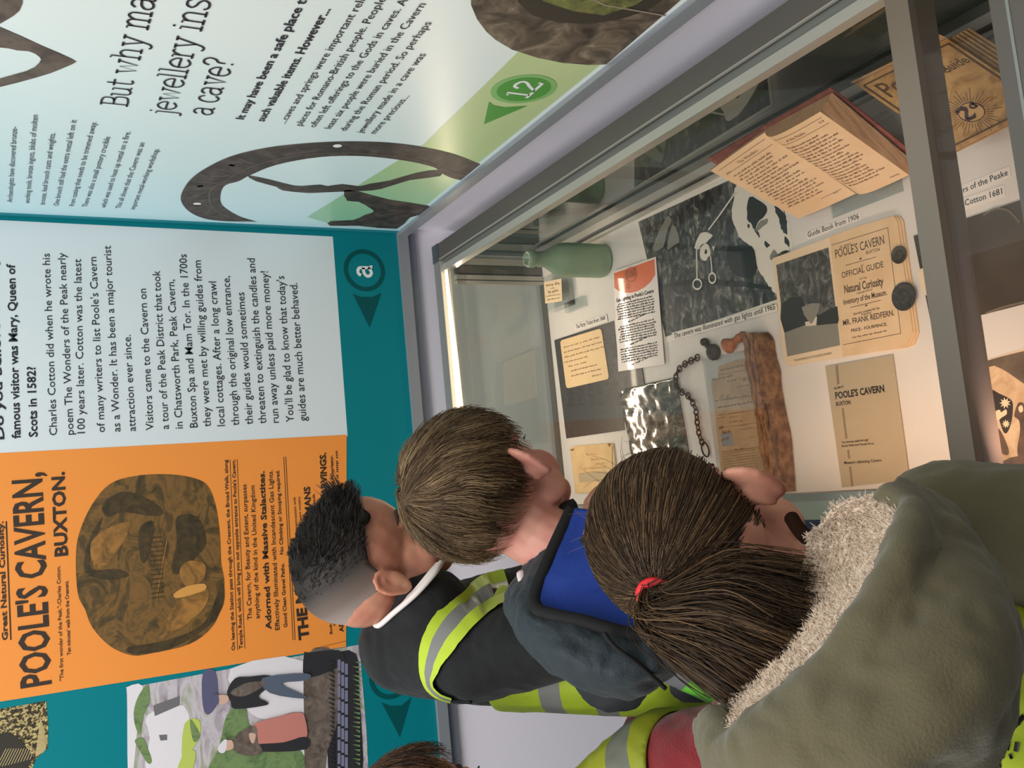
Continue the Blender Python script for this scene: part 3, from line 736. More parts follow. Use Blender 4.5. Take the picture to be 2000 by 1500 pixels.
MB().box((FX0 + .030, .716, TZ - .012), (.540, 2.044, TZ - .007)).build('lid_pane', MATS['clear_glass'], case)
MB().box((FX0 + .030, .585, TZ - .012), (.540, .676, TZ - .007)).build('lid_pane', MATS['clear_glass'], case)
MB().box((FX0 + .010, .552, ZF), (.545, .557, TZ - .046)).build('end_pane', MATS['clear_glass'], case)
rail('sliding_track', [((.546, FY0 + .02, ZF), (.552, 2.036, ZF + .012), 0), ((.552, FY0 + .02, ZF), (.561, 2.036, ZF + .004), 1), ((.561, FY0 + .02, ZF), (.577, 2.036, ZF + .013), 0)], [m_alulit, mat('track_groove', (70, 64, 58), .5)])
for k, (a_, b_, mi) in enumerate([(.500, .508, 0), (.511, .522, 0), (.527, .545, 1), (.549, .566, 0)]):
    MB().box((a_, 2.022 + k * .002, ZF), (b_, 2.036, TZ - .03)).build('corner_channel', m_alulit if mi == 0 else m_alu, case)
MB().box((FX0 + .010, 2.018, ZF), (.50, 2.036, ZF + .006)).build('floor_trim', m_alu, case)
# LED strip under the end rail
led = MB(); zt = .5415
led.slab([(.535, 2.032, zt), (FX0 + .04, 2.032, zt), (FX0 + .04, 2.032, zt - .020), (.30, 2.032, zt - .015), (.535, 2.032, zt - .007)], NB, .003)
led.build('led_strip', mat('led_glow', (255, 244, 226), .4, emit=((255, 228, 190), 3.2)), case)
MB().box((FX0 + .012, .70, TZ - .051), (FX0 + .024, 1.20, TZ - .045)).build('led_strip', MATS['led_glow'], case)

# ================================================================== THINGS IN THE CASE
UP = (0, 0, 1)
m_paper = mat('white_paper', (236, 230, 222), .55)
m_paperw = mat('cream_paper', (232, 206, 164), .6, var=(40, (222, 192, 146)))
m_txt = mat('print_black', (40, 36, 34), .6)
m_sepia = mat('sepia_ink', (150, 116, 76), .6)
def sheet(name, label, cat, quad, dz, m, t=.0008, group=None, k=0):
    dz = max(dz, t + .0003)
    mb = MB(); P = [F(x, y, dz) for x, y in quad]
    if k: P = smooth_path(P, k, True)
    mb.slab(P, UP, t)
    return tag(mb.build(name, m), label, cat, group)
def flat(parent, name, polys, mats, dz, jit=0.0):
    mb = MB(); jr = random.Random(name)
    for j, (pts, mi, k) in enumerate(polys):
        P = [F(x, y, dz + j * .00007) for x, y in pts]
        if k: P = smooth_path(P, k, True)
        if jit and k: P = [p + np.array((jr.gauss(0, jit), jr.gauss(0, jit), 0)) for p in P]
        mb.poly(P, UP, mi)
    return mb.build(name, mats, parent)
def lerp2(quad, s, t):
    a, b, c, d = [np.array(p, float) for p in quad]      # tl tr br bl
    return (a * (1 - s) + b * s) * (1 - t) + (d * (1 - s) + c * s) * t

# ---- label strips
def label_strip(label, quad, lines, dz, name='caption_label'):
    o = sheet(name, label, 'label', quad, dz, m_paper, .0005)
    mb = MB()
    for s, a_, b_, h in lines: write_floor(mb, s, a_, b_, h, dz + .0004, .004)
    mb.build('lettering', m_txt, o); return o
label_strip('white caption strip reading Tea Party Ticket, above the dark mounted ticket', [(1121, 635), (1184, 613), (1187, 628), (1123, 648)], [("Tea Party Ticket from 1868", (1125, 642), (1182, 624), 8)], .0022)
label_strip('white caption strip reading Guide Book from 1906', [(1574, 454), (1681, 416), (1683, 428), (1576, 467.5)], [("Guide Book from 1906", (1578, 463.5), (1678, 427), 10.5)], .0006)
Ks = (1968 - 1875.) / len("ers of the Peake")
def long_label(label, s, vis, p, q, hh):
    A = F(p[0], p[1], .0006); Bq = F(q[0], q[1], .0006); d = Bq - A
    k = glyph_w(s) / glyph_w(vis); A2 = Bq - d * k
    n = np.cross(UP, d); n /= np.linalg.norm(n)
    C = F(p[0], p[1] - hh, .0006); h = abs(np.dot(C - A, n))
    e = d / np.linalg.norm(d)
    mb = MB().slab([A2 - e * .006 - n * h * .45, Bq + e * .004 - n * h * .45, Bq + e * .004 + n * h * 1.35, A2 - e * .006 + n * h * 1.35], UP, .0005)
    o = tag(mb.build('caption_label', m_paper), label, 'label')
    t = MB(); write(t, s, A2 + np.array((0, 0, .0003)), Bq + np.array((0, 0, .0003)), n * h, .004); t.build('lettering', m_txt, o)
long_label('white caption strip ending of the Peake, running under the cross bar', "The Wonders of the Peake", "ers of the Peake", (1875, 379), (1969, 341.5), 12)
long_label('white caption strip ending Cotton 1681, running under the cross bar', "Charles Cotton 1681", "s Cotton 1681", (1876, 405), (1958, 378.5), 12)

# ---- big black and white cave photograph
Y2 = lambda x, y: (1160 + x * .22, 240 + y * .22)
m_bw = print_mat('grey_rock_print', [(.30, (30, 30, 30)), (.46, (58, 58, 56)), (.54, (80, 80, 76)), (.62, (126, 124, 116)), (.72, (196, 190, 174))], 34, 10, 1.2, (1, 1.6, 1), .3, .25, rot=(0, 0, .5), seed=2)
qbig = [(1239, 431), (1523, 300), (1562, 585), (1297, 672)]
ph = sheet('photograph', 'large black and white cave photograph with a gas lamp fitting, under the open book', 'photograph', qbig, .001, mat('photo_paper', (232, 228, 214), .35, coat=.2))
flat(ph, 'picture', [([lerp2(qbig, s, t) for s, t in ((.022, .022), (.98, .022), (.98, .95), (.022, .95))], 0, 0)], m_bw, .0013)
wp_ = lambda L_: [Y2(*p) for p in L_]
flat(ph, 'picture_detail', [
 (wp_([(1262, 560), (1240, 700), (1222, 800), (1240, 900), (1290, 1010), (1380, 1090), (1430, 1180), (1450, 1280), (1520, 1400), (1590, 1500), (1640, 1500), (1620, 1380), (1590, 1200), (1700, 1130), (1740, 1115), (1712, 900), (1690, 800), (1600, 600), (1400, 520)]), 0, 4),
 (wp_([(1380, 660), (1530, 735), (1515, 830), (1455, 880), (1430, 950), (1400, 900), (1362, 850)]), 1, 4),
 (wp_([(1600, 740), (1690, 800), (1712, 880), (1716, 985), (1690, 975), (1660, 930), (1640, 860)]), 1, 4), (wp_([(1515, 1050), (1560, 1080), (1545, 1110), (1520, 1090)]), 1, 3), (wp_([(1695, 1010), (1728, 1040), (1736, 1100), (1715, 1085), (1695, 1060)]), 1, 3), (wp_([(1420, 930), (1440, 940), (1470, 1000), (1462, 1020), (1440, 985)]), 1, 3), (wp_([(1370, 900), (1382, 905), (1378, 935), (1362, 930)]), 1, 2), (wp_([(1590, 1130), (1625, 1160), (1610, 1195), (1575, 1215), (1560, 1190)]), 2, 3), (wp_([(1480, 870), (1540, 860), (1530, 900), (1450, 960), (1440, 930)]), 2, 3),
 (wp_([(895, 1113), (920, 1020), (970, 972), (1048, 988), (1040, 1020), (1000, 1062), (950, 1080), (940, 1118)]), 0, 3),
 (wp_([(945, 1110), (990, 1070), (1020, 1090), (1035, 1170), (1010, 1190), (990, 1225), (945, 1200)]), 0, 2),
 (wp_([(985, 1130), (1000, 1120), (1000, 1170), (985, 1160)]), 1, 2), (wp_([(1050, 1092), (1074, 1100), (1060, 1140)]), 0, 0),
 (wp_([(1180, 1120), (1400, 1100), (1440, 1300), (1380, 1380), (1230, 1330)]), 1, 4),
 (wp_([(560, 1480), (760, 1400), (1100, 1390), (1500, 1440), (1540, 1480), (1100, 1440), (700, 1450)]), 1, 4),
 (wp_([(520, 1110), (640, 840), (690, 870), (650, 960), (610, 1110)]), 2, 3), (wp_([(650, 1120), (700, 900), (760, 1040), (720, 1080)]), 2, 3)],
 [mat('photo_white', (232, 226, 212), .35, coat=.2), mat('photo_black', (36, 36, 34), .35, coat=.2), mat('photo_grey', (136, 134, 124), .35, coat=.2)], .0015, .0007)
pn = MB()
for pts, w_ in (([(910, 1110), (913, 1250), (915, 1385)], .0035), ([(1035, 1180), (1042, 1250), (1048, 1330)], .003), ([(1015, 950), (1100, 840), (1255, 620)], .0035)):
    pen(pn, [F(*Y2(*p), .0036) for p in pts], w_, np.array(UP, float))
for cx_, cy_, rx_, ry_ in ((917, 1432, 38, 44), (1050, 1378, 30, 44)):
    pen(pn, [F(*Y2(cx_ + rx_ * math.cos(t), cy_ + ry_ * math.sin(t)), .0037) for t in np.linspace(0, 2 * math.pi, 25)], .0035, np.array(UP, float))
pn.build('lamp_drawing', MATS['photo_white'], ph)
label_strip('white caption strip about gas lights until 1965, on the foot of the large cave photograph', [(1312, 650), (1517, 594), (1519, 607), (1315, 665)], [("The cavern was illuminated with gas lights until 1965", (1317, 661), (1514, 604), 10)], .0035)

# ---- laminated leaflet with orange head
Y1 = lambda x, y: (780 + x * .26, 380 + y * .26)
qf = [Y1(1605, 578), Y1(1925, 467), Y1(1990, 1275), Y1(1645, 1330)]
fl = sheet('leaflet', 'laminated white leaflet with an orange heading about gas lighting', 'leaflet', qf, .0062, mat('laminated_paper', (236, 228, 222), .3, coat=.8), .001)
flat(fl, 'orange_heading', [([Y1(*p) for p in [(1612, 592), (1660, 575), (1760, 540), (1916, 484), (1922, 602), (1888, 655), (1845, 695), (1790, 726), (1740, 738), (1690, 737), (1645, 722), (1614, 700)]], 0, 0)], mat('orange_print', (226, 106, 56), .4, coat=.5), .0064)
ft = MB()
cF = lambda x, y: F(*Y1(x, y), .0067)
for rr_ in (43, 38): pen(ft, [cF(1740 + rr_ * math.cos(t), 600 + rr_ * 1.35 * math.sin(t)) for t in np.linspace(0, 2 * math.pi, 33)], .0008, np.array(UP, float), 1)
write_floor(ft, "POOLE'S", Y1(1697, 606), Y1(1782, 574), 7.5, .0068, .03, 1); write_floor(ft, "CAVERN", Y1(1700, 637), Y1(1782, 608), 7.5, .0068, .03, 1)
pen(ft, [cF(1722 + 12 * math.cos(t), 688 + 16 * math.sin(t)) for t in np.linspace(0, 2 * math.pi, 17)], .002, np.array(UP, float), 1)
write_floor(ft, "Gas Lighting in Poole's Cavern", Y1(1630, 810), Y1(1910, 736), 7.5, .0067, .02, 0)
for i in range(25):
    if i in (8, 17): continue
    t = (i + 1.2) / 26.5; rr = random.Random(i)
    y_a = 808 + t * 500; xl = 1628 + t * 38; xr = 1912 + t * 40
    ins = rr.choice((0, 4, 8, 14)) if i not in (7, 16, 24) else 80
    A = cF(xl + ins, y_a); Bq = cF(xr - ins - 2, y_a - 62 - t * -8); d = Bq - A; n = np.cross(UP, d); n /= np.linalg.norm(n)
    small_print(ft, A, Bq, n * .0036, 11 if ins < 50 else 4, 100 + i)
ft.build('lettering', [m_txt, mat('brown_logo', (138, 84, 56), .4)], fl)

# ---- dark mount with the tea party ticket
Y3 = lambda x, y: (1080 + x * .2, 570 + y * .2)
qd = [Y3(12, 472), Y3(592, 283), Y3(700, 1350), Y3(130, 1432)]
dm = sheet('mounted_print', 'dark mounted print with a cream ticket fixed on its upper half, left of the leaflet', 'print', qd, .0006, mat('dark_mount', (56, 54, 52), .4, coat=.2, var=(60, (66, 64, 62))), .001)
flat(dm, 'picture', [([Y3(*p) for p in [(100, 1035), (578, 920), (640, 1240), (128, 1345)]], 0, 0), ([Y3(*p) for p in [(128, 1290), (632, 1190), (690, 1300), (150, 1400)]], 1, 0),
  ([Y3(*p) for p in [(115, 1030), (250, 990), (570, 900), (575, 925), (270, 1010), (130, 1040)]], 2, 0), ([Y3(*p) for p in [(130, 1358), (400, 1310), (625, 1245), (625, 1262), (400, 1325), (130, 1368)]], 2, 0),
  ([Y3(*p) for p in [(245, 1005), (270, 1000), (282, 1080), (278, 1150)]], 3, 0)],
  [mat('mount_teal', (64, 78, 76), .4, coat=.3), mat('mount_brown', (72, 60, 54), .4, coat=.3), mat('mount_pale', (136, 146, 132), .4), mat('mount_black', (34, 34, 34), .4)], .0008)
def rounded(quad, r=.07, k=5):
    P = []
    for i in range(4):
        a_, b_, c_ = [np.array(quad[(i + j - 1) % 4], float) for j in range(3)]
        p0 = b_ + (a_ - b_) * r; p1 = b_ + (c_ - b_) * r
        P += [(1 - t) ** 2 * p0 + 2 * t * (1 - t) * b_ + t * t * p1 for t in np.linspace(0, 1, k)]
    return P
qt = [Y3(68, 476), Y3(470, 355), Y3(548, 850), Y3(130, 945)]
tk = sheet('ticket', 'cream ticket with rounded corners and faint brown writing, on the dark mount', 'ticket', rounded(qt), .0026, mat('ticket_card', (240, 208, 158), .6), .001)
tt = MB()
for i, (a_, w_) in enumerate([(.07, .86), (.05, .92), (.05, .95), (.03, .55), (.12, .42), (.16, .62), (.15, .7), (.62, .22)]):
    t = .17 + i * .102; A = F(*lerp2(qt, a_, t), .003); Bq = F(*lerp2(qt, a_ + w_, t), .003); d = Bq - A; n = np.cross(UP, d); n /= np.linalg.norm(n)
    small_print(tt, A, Bq, n * .0034, 7 if w_ > .5 else 3, 300 + i)
tt.build('handwriting', m_sepia, tk)
q2 = [(1196, 700), (1249, 690), (1259, 755), (1206, 765)]
sheet('photograph', 'plain dark print showing its lower edge below the leaflet', 'photograph', q2, .0030, mat('dark_print', (82, 78, 74), .4, coat=.2, var=(50, (62, 60, 58))), .0008)

# ---- small print in shiny wrap
qs = [(1211, 761), (1322, 737), (1348, 888), (1240, 908)]
m_shiny = print_mat('shiny_grey_print', [(.3, (48, 46, 42)), (.5, (104, 100, 90)), (.6, (150, 146, 134)), (.75, (70, 68, 62))], 28, 8, 2, (1, .6, 1), .1, 1.0, seed=11)
g = MB(); nu, nv = 22, 28; rr = random.Random(4)
vs = []
for j in range(nv + 1):
    for i in range(nu + 1):
        p = F(*lerp2(qs, i / nu, j / nv), 0)
        vs.append(p + np.array((0, 0, .0042 + .0016 * noise.noise(Vector((p[0] * 60, p[1] * 45, 3))) + .0011 * noise.noise(Vector((p[0] * 140, p[1] * 120, 9))))))
top_n = len(vs); vs += [np.array((p[0], p[1], ZF + .0012)) for p in vs]
fs = []
for j in range(nv):
    for i in range(nu):
        a_ = j * (nu + 1) + i; fs.append((a_, a_ + nu + 1, a_ + nu + 2, a_ + 1))
        fs.append(tuple(x + top_n for x in (a_, a_ + 1, a_ + nu + 2, a_ + nu + 1)))
ring = [i for i in range(nu)] + [j * (nu + 1) + nu for j in range(nv)] + [nv * (nu + 1) + nu - i for i in range(nu)] + [(nv - j) * (nu + 1) for j in range(nv)]
for a_, b_ in zip(ring, ring[1:] + ring[:1]): fs.append((a_, b_, b_ + top_n, a_ + top_n))
g.add(vs, fs, 0, True)
tag(g.build('photograph', m_shiny), 'small grey cave photograph in crinkled shiny wrap, behind the chain', 'photograph')
# ---- rusty chain
cpts = [F(1080 + x * .2, 570 + y * .2, .006) for x, y in [(1432, 634), (1395, 655), (1345, 678), (1295, 706), (1250, 742), (1217, 800), (1205, 855), (1215, 920), (1262, 975), (1320, 1010), (1352, 1050), (1378, 1095), (1405, 1165), (1416, 1270), (1436, 1390), (1470, 1490)]]
path = smooth_path(cpts, 10)
seg = np.cumsum([0] + [np.linalg.norm(path[i + 1] - path[i]) for i in range(len(path) - 1)])
def along(s):
    i = min(len(path) - 2, int(np.searchsorted(seg, s) - 1)); i = max(0, i)
    t = (s - seg[i]) / max(1e-9, seg[i + 1] - seg[i]); d = path[i + 1] - path[i]
    return path[i] + d * t, d / np.linalg.norm(d)
m_rust = mat('rusty_iron', (88, 58, 40), .8, var=(240, (58, 40, 32)), bump=(500, .5))
ch = empty('chain', path[len(path) // 2] * np.array((1, 1, 0)) + np.array((0, 0, ZF)), 'rusty brown iron chain lying in a curve on the white case floor', 'chain')
nl = 25; Lk = seg[-1] / nl
def link_mb(C, d, L_, wd, r, flatk):
    side = np.cross(UP, d); side /= np.linalg.norm(side)
    o2 = side if flatk else (side * .45 + np.array((0, 0, .9))); o2 /= np.linalg.norm(o2)
    pts = [C + d * (L_ / 2 * math.cos(t)) * (1.0) + o2 * (wd / 2 * math.sin(t)) for t in np.linspace(0, 2 * math.pi, 17)]
    return MB().tube(pts, r, 6, cap=False)
for k in range(nl):
    C, d = along((k + .5) * Lk)
    link_mb(C + np.array((0, 0, .002)), d, Lk * 1.32, .0125, .0016, k % 2 == 0).build('chain_link', m_rust, ch)
C, d = along(seg[-1]); link_mb(C + d * .011, d, .030, .020, .0018, True).build('end_ring', m_rust, ch)

# ---- two old fittings
P3 = lambda x, y, dz=0: F(1080 + x * .2, 570 + y * .2, dz)
m_dkmetal = mat('tarnished_metal', (74, 66, 52), .6, metal=.3, var=(300, (50, 44, 36)), bump=(260, .5))
tap = MB(); c1, c0 = P3(1560, 590, .009), P3(1480, 490, .010)
tap.lathe([(0, -.009), (.0125, -.009), (.0158, -.004), (.016, .002), (.0125, .006), (.004, .0075), (0, .0075)], c1, (-.15, 0, 1))
tap.tube([c1, c1 * .5 + c0 * .5, c0], [.009, .0055, .006], 12)
tap.ellipsoid(c0, (.0082, .0082, .009))
tag(tap.build('gas_tap', m_dkmetal), 'dark tarnished knob-shaped metal fitting at the end of the chain', 'fitting')
bn_ = MB(); a0, a1 = P3(1715, 530, .013), P3(1905, 400, .008)
ax = a1 - a0
bn_.lathe([(0, .0035), (.008, .0035), (.0152, -.001), (.0158, .001), (.0125, .008), (.0075, .015), (.0062, .022), (.0078, .027), (.0088, .032), (.0075, .038), (.0085, .044), (.006, .048), (0, .0485)], a0 + np.array((0, 0, .003)), ax)
tag(bn_.build('burner', mat('orange_fired_clay', (176, 106, 56), .6, var=(120, (140, 84, 52)), bump=(300, .4))), 'small orange trumpet-shaped burner touching the top of the rusty iron bar', 'fitting')

# ---- old paper in a clear sleeve
Y4 = lambda x, y: (1360 + x * .1933, 680 + y * .1933)
qdoc = [(225, 182), (395, 120), (560, 88), (800, 1330), (275, 1360), (236, 1140), (200, 760), (160, 430), (150, 330), (218, 305)]
dc = sheet('old_document', 'creased cream printed form with a blue stamp, in a clear sleeve beside the iron bar', 'document', [Y4(*p) for p in qdoc], .0010, mat('old_form_paper', (226, 192, 152), .6, var=(26, (208, 172, 132))), .0006)
flat(dc, 'blue_stamp', [([Y4(*p) for p in [(250, 862), (360, 840), (382, 965), (372, 985), (258, 992)]], 0, 0)], mat('blue_paper', (150, 172, 182), .6), .0013)
dt = MB()
def dl(p, q, n, s, h=.003):
    A, Bq = F(*Y4(*p), .0016), F(*Y4(*q), .0016); d = Bq - A; nn = np.cross(UP, d); nn /= np.linalg.norm(nn)
    small_print(dt, A, Bq, nn * h, n, s)
for i, (p, q, n, h) in enumerate([((240, 230), (480, 180), 5, .004), ((225, 275), (570, 212), 9, .002), ((160, 330), (370, 280), 4, .004), ((310, 345), (410, 325), 1, .004), ((430, 320), (590, 285), 4, .002), ((470, 335), (500, 330), 1, .004),
   ((400, 400), (600, 360), 6, .002), ((190, 545), (215, 540), 1, .004), ((215, 610), (605, 545), 8, .0045), ((225, 680), (265, 672), 2, .002), ((325, 665), (480, 645), 5, .002), ((215, 715), (290, 700), 2, .003), ((330, 705), (420, 690), 3, .002),
   ((330, 755), (470, 740), 3, .003), ((450, 825), (580, 805), 4, .002), ((440, 790), (510, 780), 2, .002), ((250, 940), (330, 920), 3, .005), ((265, 870), (350, 850), 2, .006), ((230, 820), (275, 808), 1, .006), ((540, 905), (580, 900), 1, .002), ((390, 1035), (480, 1020), 2, .0035)]):
    dl(p, q, n, 500 + i, h)
for i in range(9):
    y_ = 1050 + i * 26; dl((258 + i * 4, y_), (690 + i * 6, y_ - 58), 14, 540 + i, .0018)
for y_ in (470, 620, 745, 1000): pen(dt, [F(*Y4(190 + y_ * .06, y_ + 60), .0016), F(*Y4(560 + y_ * .13, y_), .0016)], .0006, np.array(UP, float))
for s_ in ([(230, 520), (250, 490), (270, 470), (250, 530), (262, 545)], [(290, 530), (310, 490), (325, 470), (315, 520), (340, 500), (360, 515), (390, 490), (410, 495), (420, 485)], [(470, 510), (480, 470), (490, 500), (510, 480), (530, 490), (545, 475)], [(570, 500), (580, 465), (590, 480), (620, 470)]):
    pen(dt, smooth_path([F(*Y4(*p), .0016) for p in s_], 4), .0009, np.array(UP, float))
dt.build('lettering', mat('faded_ink', (146, 112, 84), .6), dc)
slv = sheet('clear_sleeve', 'clear plastic sleeve covering the old printed form', 'sleeve', [Y4(60, 110), Y4(590, -5), Y4(900, 1400), Y4(240, 1440)], .0030, glass_mat('clear_sleeve', (244, 246, 246), 1.0, .08, .03), .0004)

# ---- rusty iron bar (flaking, cracked lengthwise)
Y5 = lambda x, y: (1440 + x * .22, 640 + y * .22)
e_l = [F(*Y5(*p), 0) for p in [(100, 50), (122, 180), (130, 330), (165, 460), (190, 600), (215, 740), (235, 900), (255, 1070), (285, 1200), (300, 1320), (325, 1440)]]
e_r = [F(*Y5(*p), 0) for p in [(285, 40), (335, 110), (360, 260), (395, 380), (405, 520), (425, 640), (455, 800), (490, 960), (505, 1130), (518, 1280), (528, 1450)]]
e_l = smooth_path(e_l, 7); e_r = smooth_path(e_r, 7); ib = MB(); vs = []; nr = 64; M_ = len(e_l)
for i, (a_, b_) in enumerate(zip(e_l, e_r)):
    f_ = i / (M_ - 1)
    for j in range(nr):
        u = j / (nr - 1) * 2 - 1
        p = a_ * (1 - (u + 1) / 2) + b_ * ((u + 1) / 2)
        h = .026 * (1 - abs(u) ** 3.2) ** .6 if abs(u) < 1 else 0
        q = Vector((p[0] * 55, p[1] * 130, u * 3))
        nz = noise.noise(q) * .0022 + noise.noise(q * 2.7) * .0012
        crack = 0
        for u0, ph_ in ((-.22, 0.), (.25, 2.1), (.02, 4.2)):
            uc = u0 + .09 * math.sin(f_ * 9 + ph_) + .05 * math.sin(f_ * 23 + ph_)
            on = 1 if (u0 == -.22 and f_ < .8) or (u0 == .25 and f_ < .62) or (u0 == .02 and .45 < f_ < .85) else 0
            crack += on * .0105 * math.exp(-((u - uc) / .055) ** 2)
        edge = noise.noise(Vector((i * .5, u * 2, 7))) * .0018
        vs.append(np.array((p[0] + edge, p[1] + edge, ZF + .0042 + max(0, h + (nz - crack if abs(u) < .97 else 0)))))
fs = [(i * nr + j, i * nr + j + 1, (i + 1) * nr + j + 1, (i + 1) * nr + j) for i in range(M_ - 1) for j in range(nr - 1)]
nb = len(vs); vs += [np.array((p[0], p[1], ZF + .0036)) for i in range(M_) for p in (vs[i * nr], vs[i * nr + nr - 1])]
for i in range(M_ - 1):
    l0, r0, l1, r1 = nb + 2 * i, nb + 2 * i + 1, nb + 2 * i + 2, nb + 2 * i + 3
    fs += [(i * nr, (i + 1) * nr, l1, l0), (i * nr + nr - 1, r0, r1, (i + 1) * nr + nr - 1), (l0, l1, r1, r0)]
fs += [tuple(range(nr)) + (nb + 1, nb), tuple((M_ - 1) * nr + j for j in range(nr - 1, -1, -1)) + (nb + 2 * M_ - 2, nb + 2 * M_ - 1)]
ib.add(vs, fs, 0, True)
tag(ib.build('iron_bar', mat('flaking_rust', (150, 112, 78), .85, var=(60, (98, 66, 46), (1, 2, 1)), bump=(160, .9))), 'thick flaking rusty bar cracked along its length, beside the clear sleeve', 'iron bar')
# ---- cream notebook
Y6 = lambda x, y: (1090 + x * .175, 840 + y * .175)
nbk = empty('notebook', F(*Y6(380, 450)), 'small cream handwritten notebook with a folded corner, below the dark mounted print', 'notebook')
qn = [(125, 215), (200, 170), (600, 138), (626, 350), (632, 690), (185, 702)]
MB().slab([F(*Y6(x + 8, y + 6), .0045) for x, y in qn], UP, .004).build('pages', m_paperw, nbk)
qc = [(130, 200), (155, 188), (560, 150), (600, 165), (600, 360), (622, 690), (188, 700), (175, 420)]
MB().slab([F(*Y6(*p), .0062) for p in qc], UP, .0012).build('cover', mat('notebook_cover', (238, 204, 150), .6, var=(30, (226, 188, 132))), nbk)
nt_ = MB(); S6 = lambda x, y: F(*Y6(x, y), .0066)
for s_ in ([(305, 275), (315, 255), (330, 262), (320, 285), (345, 270), (355, 280), (375, 265), (390, 275), (420, 265)], [(365, 335), (380, 315), (385, 335), (405, 325), (420, 335), (430, 310), (450, 330), (480, 320), (520, 325)], [(415, 390), (418, 370)], [(440, 388), (430, 375), (445, 370), (440, 388)], [(470, 385), (460, 372), (475, 368), (470, 385)], [(500, 380), (490, 370), (505, 365), (500, 382)]):
    pen(nt_, smooth_path([S6(*p) for p in s_], 4), .0009, np.array(UP, float))
for y_ in (425, 438): pen(nt_, [S6(285, y_), S6(540, y_ - 18)], .0006, np.array(UP, float))
nt_.build('handwriting', m_sepia, nbk)
tb_ = MB(); tb_.poly([S6(228, 485), S6(540, 455), S6(560, 565), S6(238, 582)], UP, 0); tb_.build('grey_patch', mat('grey_patch', (196, 176, 140), .6), nbk)
MB().slab([F(*Y6(*p), .0075) for p in [(128, 222), (178, 206), (160, 232)]], UP, .001).build('corner_fold', mat('brown_corner', (130, 84, 56), .6), nbk)
MB().slab([F(*Y6(*p), .0075) for p in [(548, 152), (580, 148), (572, 188)]], UP, .001).build('corner_fold', MATS['brown_corner'], nbk)

# ---- guide book of 1906, open
YG = lambda x, y: (1480 + x * .26, 400 + y * .26)
gk = empty('guide_book', F(*YG(620, 650)), 'open cream guide book with cave picture and title page, two coins on it', 'book')
m_gp = mat('guide_page', (236, 206, 166), .6, var=(22, (226, 192, 148)))
mb = MB()
mb.slab([F(*YG(*p), .0048) for p in [(112, 402), (540, 244), (642, 1140), (228, 1214), (195, 1180)]], UP, .0040)
mb.build('left_page', mat('guide_plate', (238, 214, 180), .5), gk)
mb = MB()
for k, (dx, dz) in enumerate(((44, .0027), (22, .0044), (0, .0062))):
    mb.slab(smooth_path([F(*YG(*p), dz) for p in [(540, 240), (760, 160), (1020 + dx, 84), (1048 + dx, 120), (1110 + dx, 560), (1165 + dx, 960), (1120 + dx * 1.3, 1050), (1080 + dx, 1072), (640, 1138)]], 1), UP, .0024)
mb.build('right_pages', m_gp, gk)
flat(gk, 'cave_plate', [([YG(*p) for p in [(138, 452), (530, 320), (618, 1055), (222, 1140)]], 0, 0), ([YG(*p) for p in [(175, 745), (330, 690), (380, 850), (440, 840), (600, 760), (600, 900), (450, 905), (330, 930), (200, 960)]], 1, 2),
   ([YG(*p) for p in [(205, 960), (350, 905), (450, 905), (600, 890), (618, 1055), (222, 1140)]], 2, 0), ([YG(*p) for p in [(355, 880), (410, 870), (420, 840), (445, 840), (440, 905), (360, 912)]], 3, 0), ([YG(*p) for p in [(330, 770), (470, 740), (415, 880), (385, 880)]], 2, 2)],
   [print_mat('cave_plate_print', [(.3, (46, 46, 44)), (.5, (84, 82, 78)), (.64, (128, 126, 118)), (.8, (168, 164, 150))], 34, 8, 1.8, (1, 1.5, 1), .5, rot=(0, 0, .7), seed=3), mat('plate_dark', (52, 50, 48), .5), mat('plate_grey', (140, 136, 124), .5), mat('plate_light', (220, 210, 188), .5)], .0051)
gt = MB()
def gw(s, p, q, h, b=.004, dz=.0065): write_floor(gt, s, YG(*p), YG(*q), h * .26, dz, b)
gw("ALL ABOUT", (615, 325), (705, 300), 16); gw("POOLE'S CAVERN", (585, 402), (952, 292), 66, .004); gw("BUXTON", (815, 372), (916, 346), 26, .0); gw("AN", (772, 466), (792, 460), 14)
gw("OFFICIAL GUIDE", (632, 552), (945, 468), 46, .004); gw("OF THE", (765, 566), (818, 552), 14); gw("Natural Curiosity", (652, 664), (945, 602), 60, .02); gw("TOGETHER WITH AN", (740, 676), (862, 642), 14)
gw("Inventory of the Museum.", (645, 752), (972, 676), 42, .015); gw("Specially compiled for the", (720, 828), (915, 782), 18, .01); gw("Proprietor", (780, 832), (856, 814), 16, .01)
gw("MR. FRANK REDFERN.", (642, 908), (1026, 830), 42, .012); gw("PRICE - FOURPENCE.", (702, 956), (972, 906), 22, .02); gw("THE ENTRANCE TO POOLE'S CAVERN", (272, 1178), (555, 1122), 16, .0, .0052)
A, Bq = F(*YG(710, 1002), .0065), F(*YG(970, 950), .0065); d = Bq - A; n = np.cross(UP, d); small_print(gt, A, Bq, n / np.linalg.norm(n) * .0025, 6, 61)
GP = lambda x, y: F(*YG(x, y), .0065)
pen(gt, [GP(658, 456), GP(888, 392)], .0008, np.array(UP, float)); pen(gt, [GP(695, 772), GP(925, 717)], .0008, np.array(UP, float))
for a_, b_ in (((556, 302), (976, 172)), ((976, 172), (1074, 966)), ((1074, 966), (640, 1052))): pen(gt, [GP(*a_), GP(*b_)], .0008, np.array(UP, float))
for x_, y_ in ((772, 407), (815, 758)): gt.poly([GP(x_ - 8, y_ + 6), GP(x_ + 8, y_ + 2), GP(x_ + 8, y_ - 10), GP(x_ - 8, y_ - 6)], UP)
gt.build('lettering', mat('guide_ink', (92, 74, 60), .6), gk)
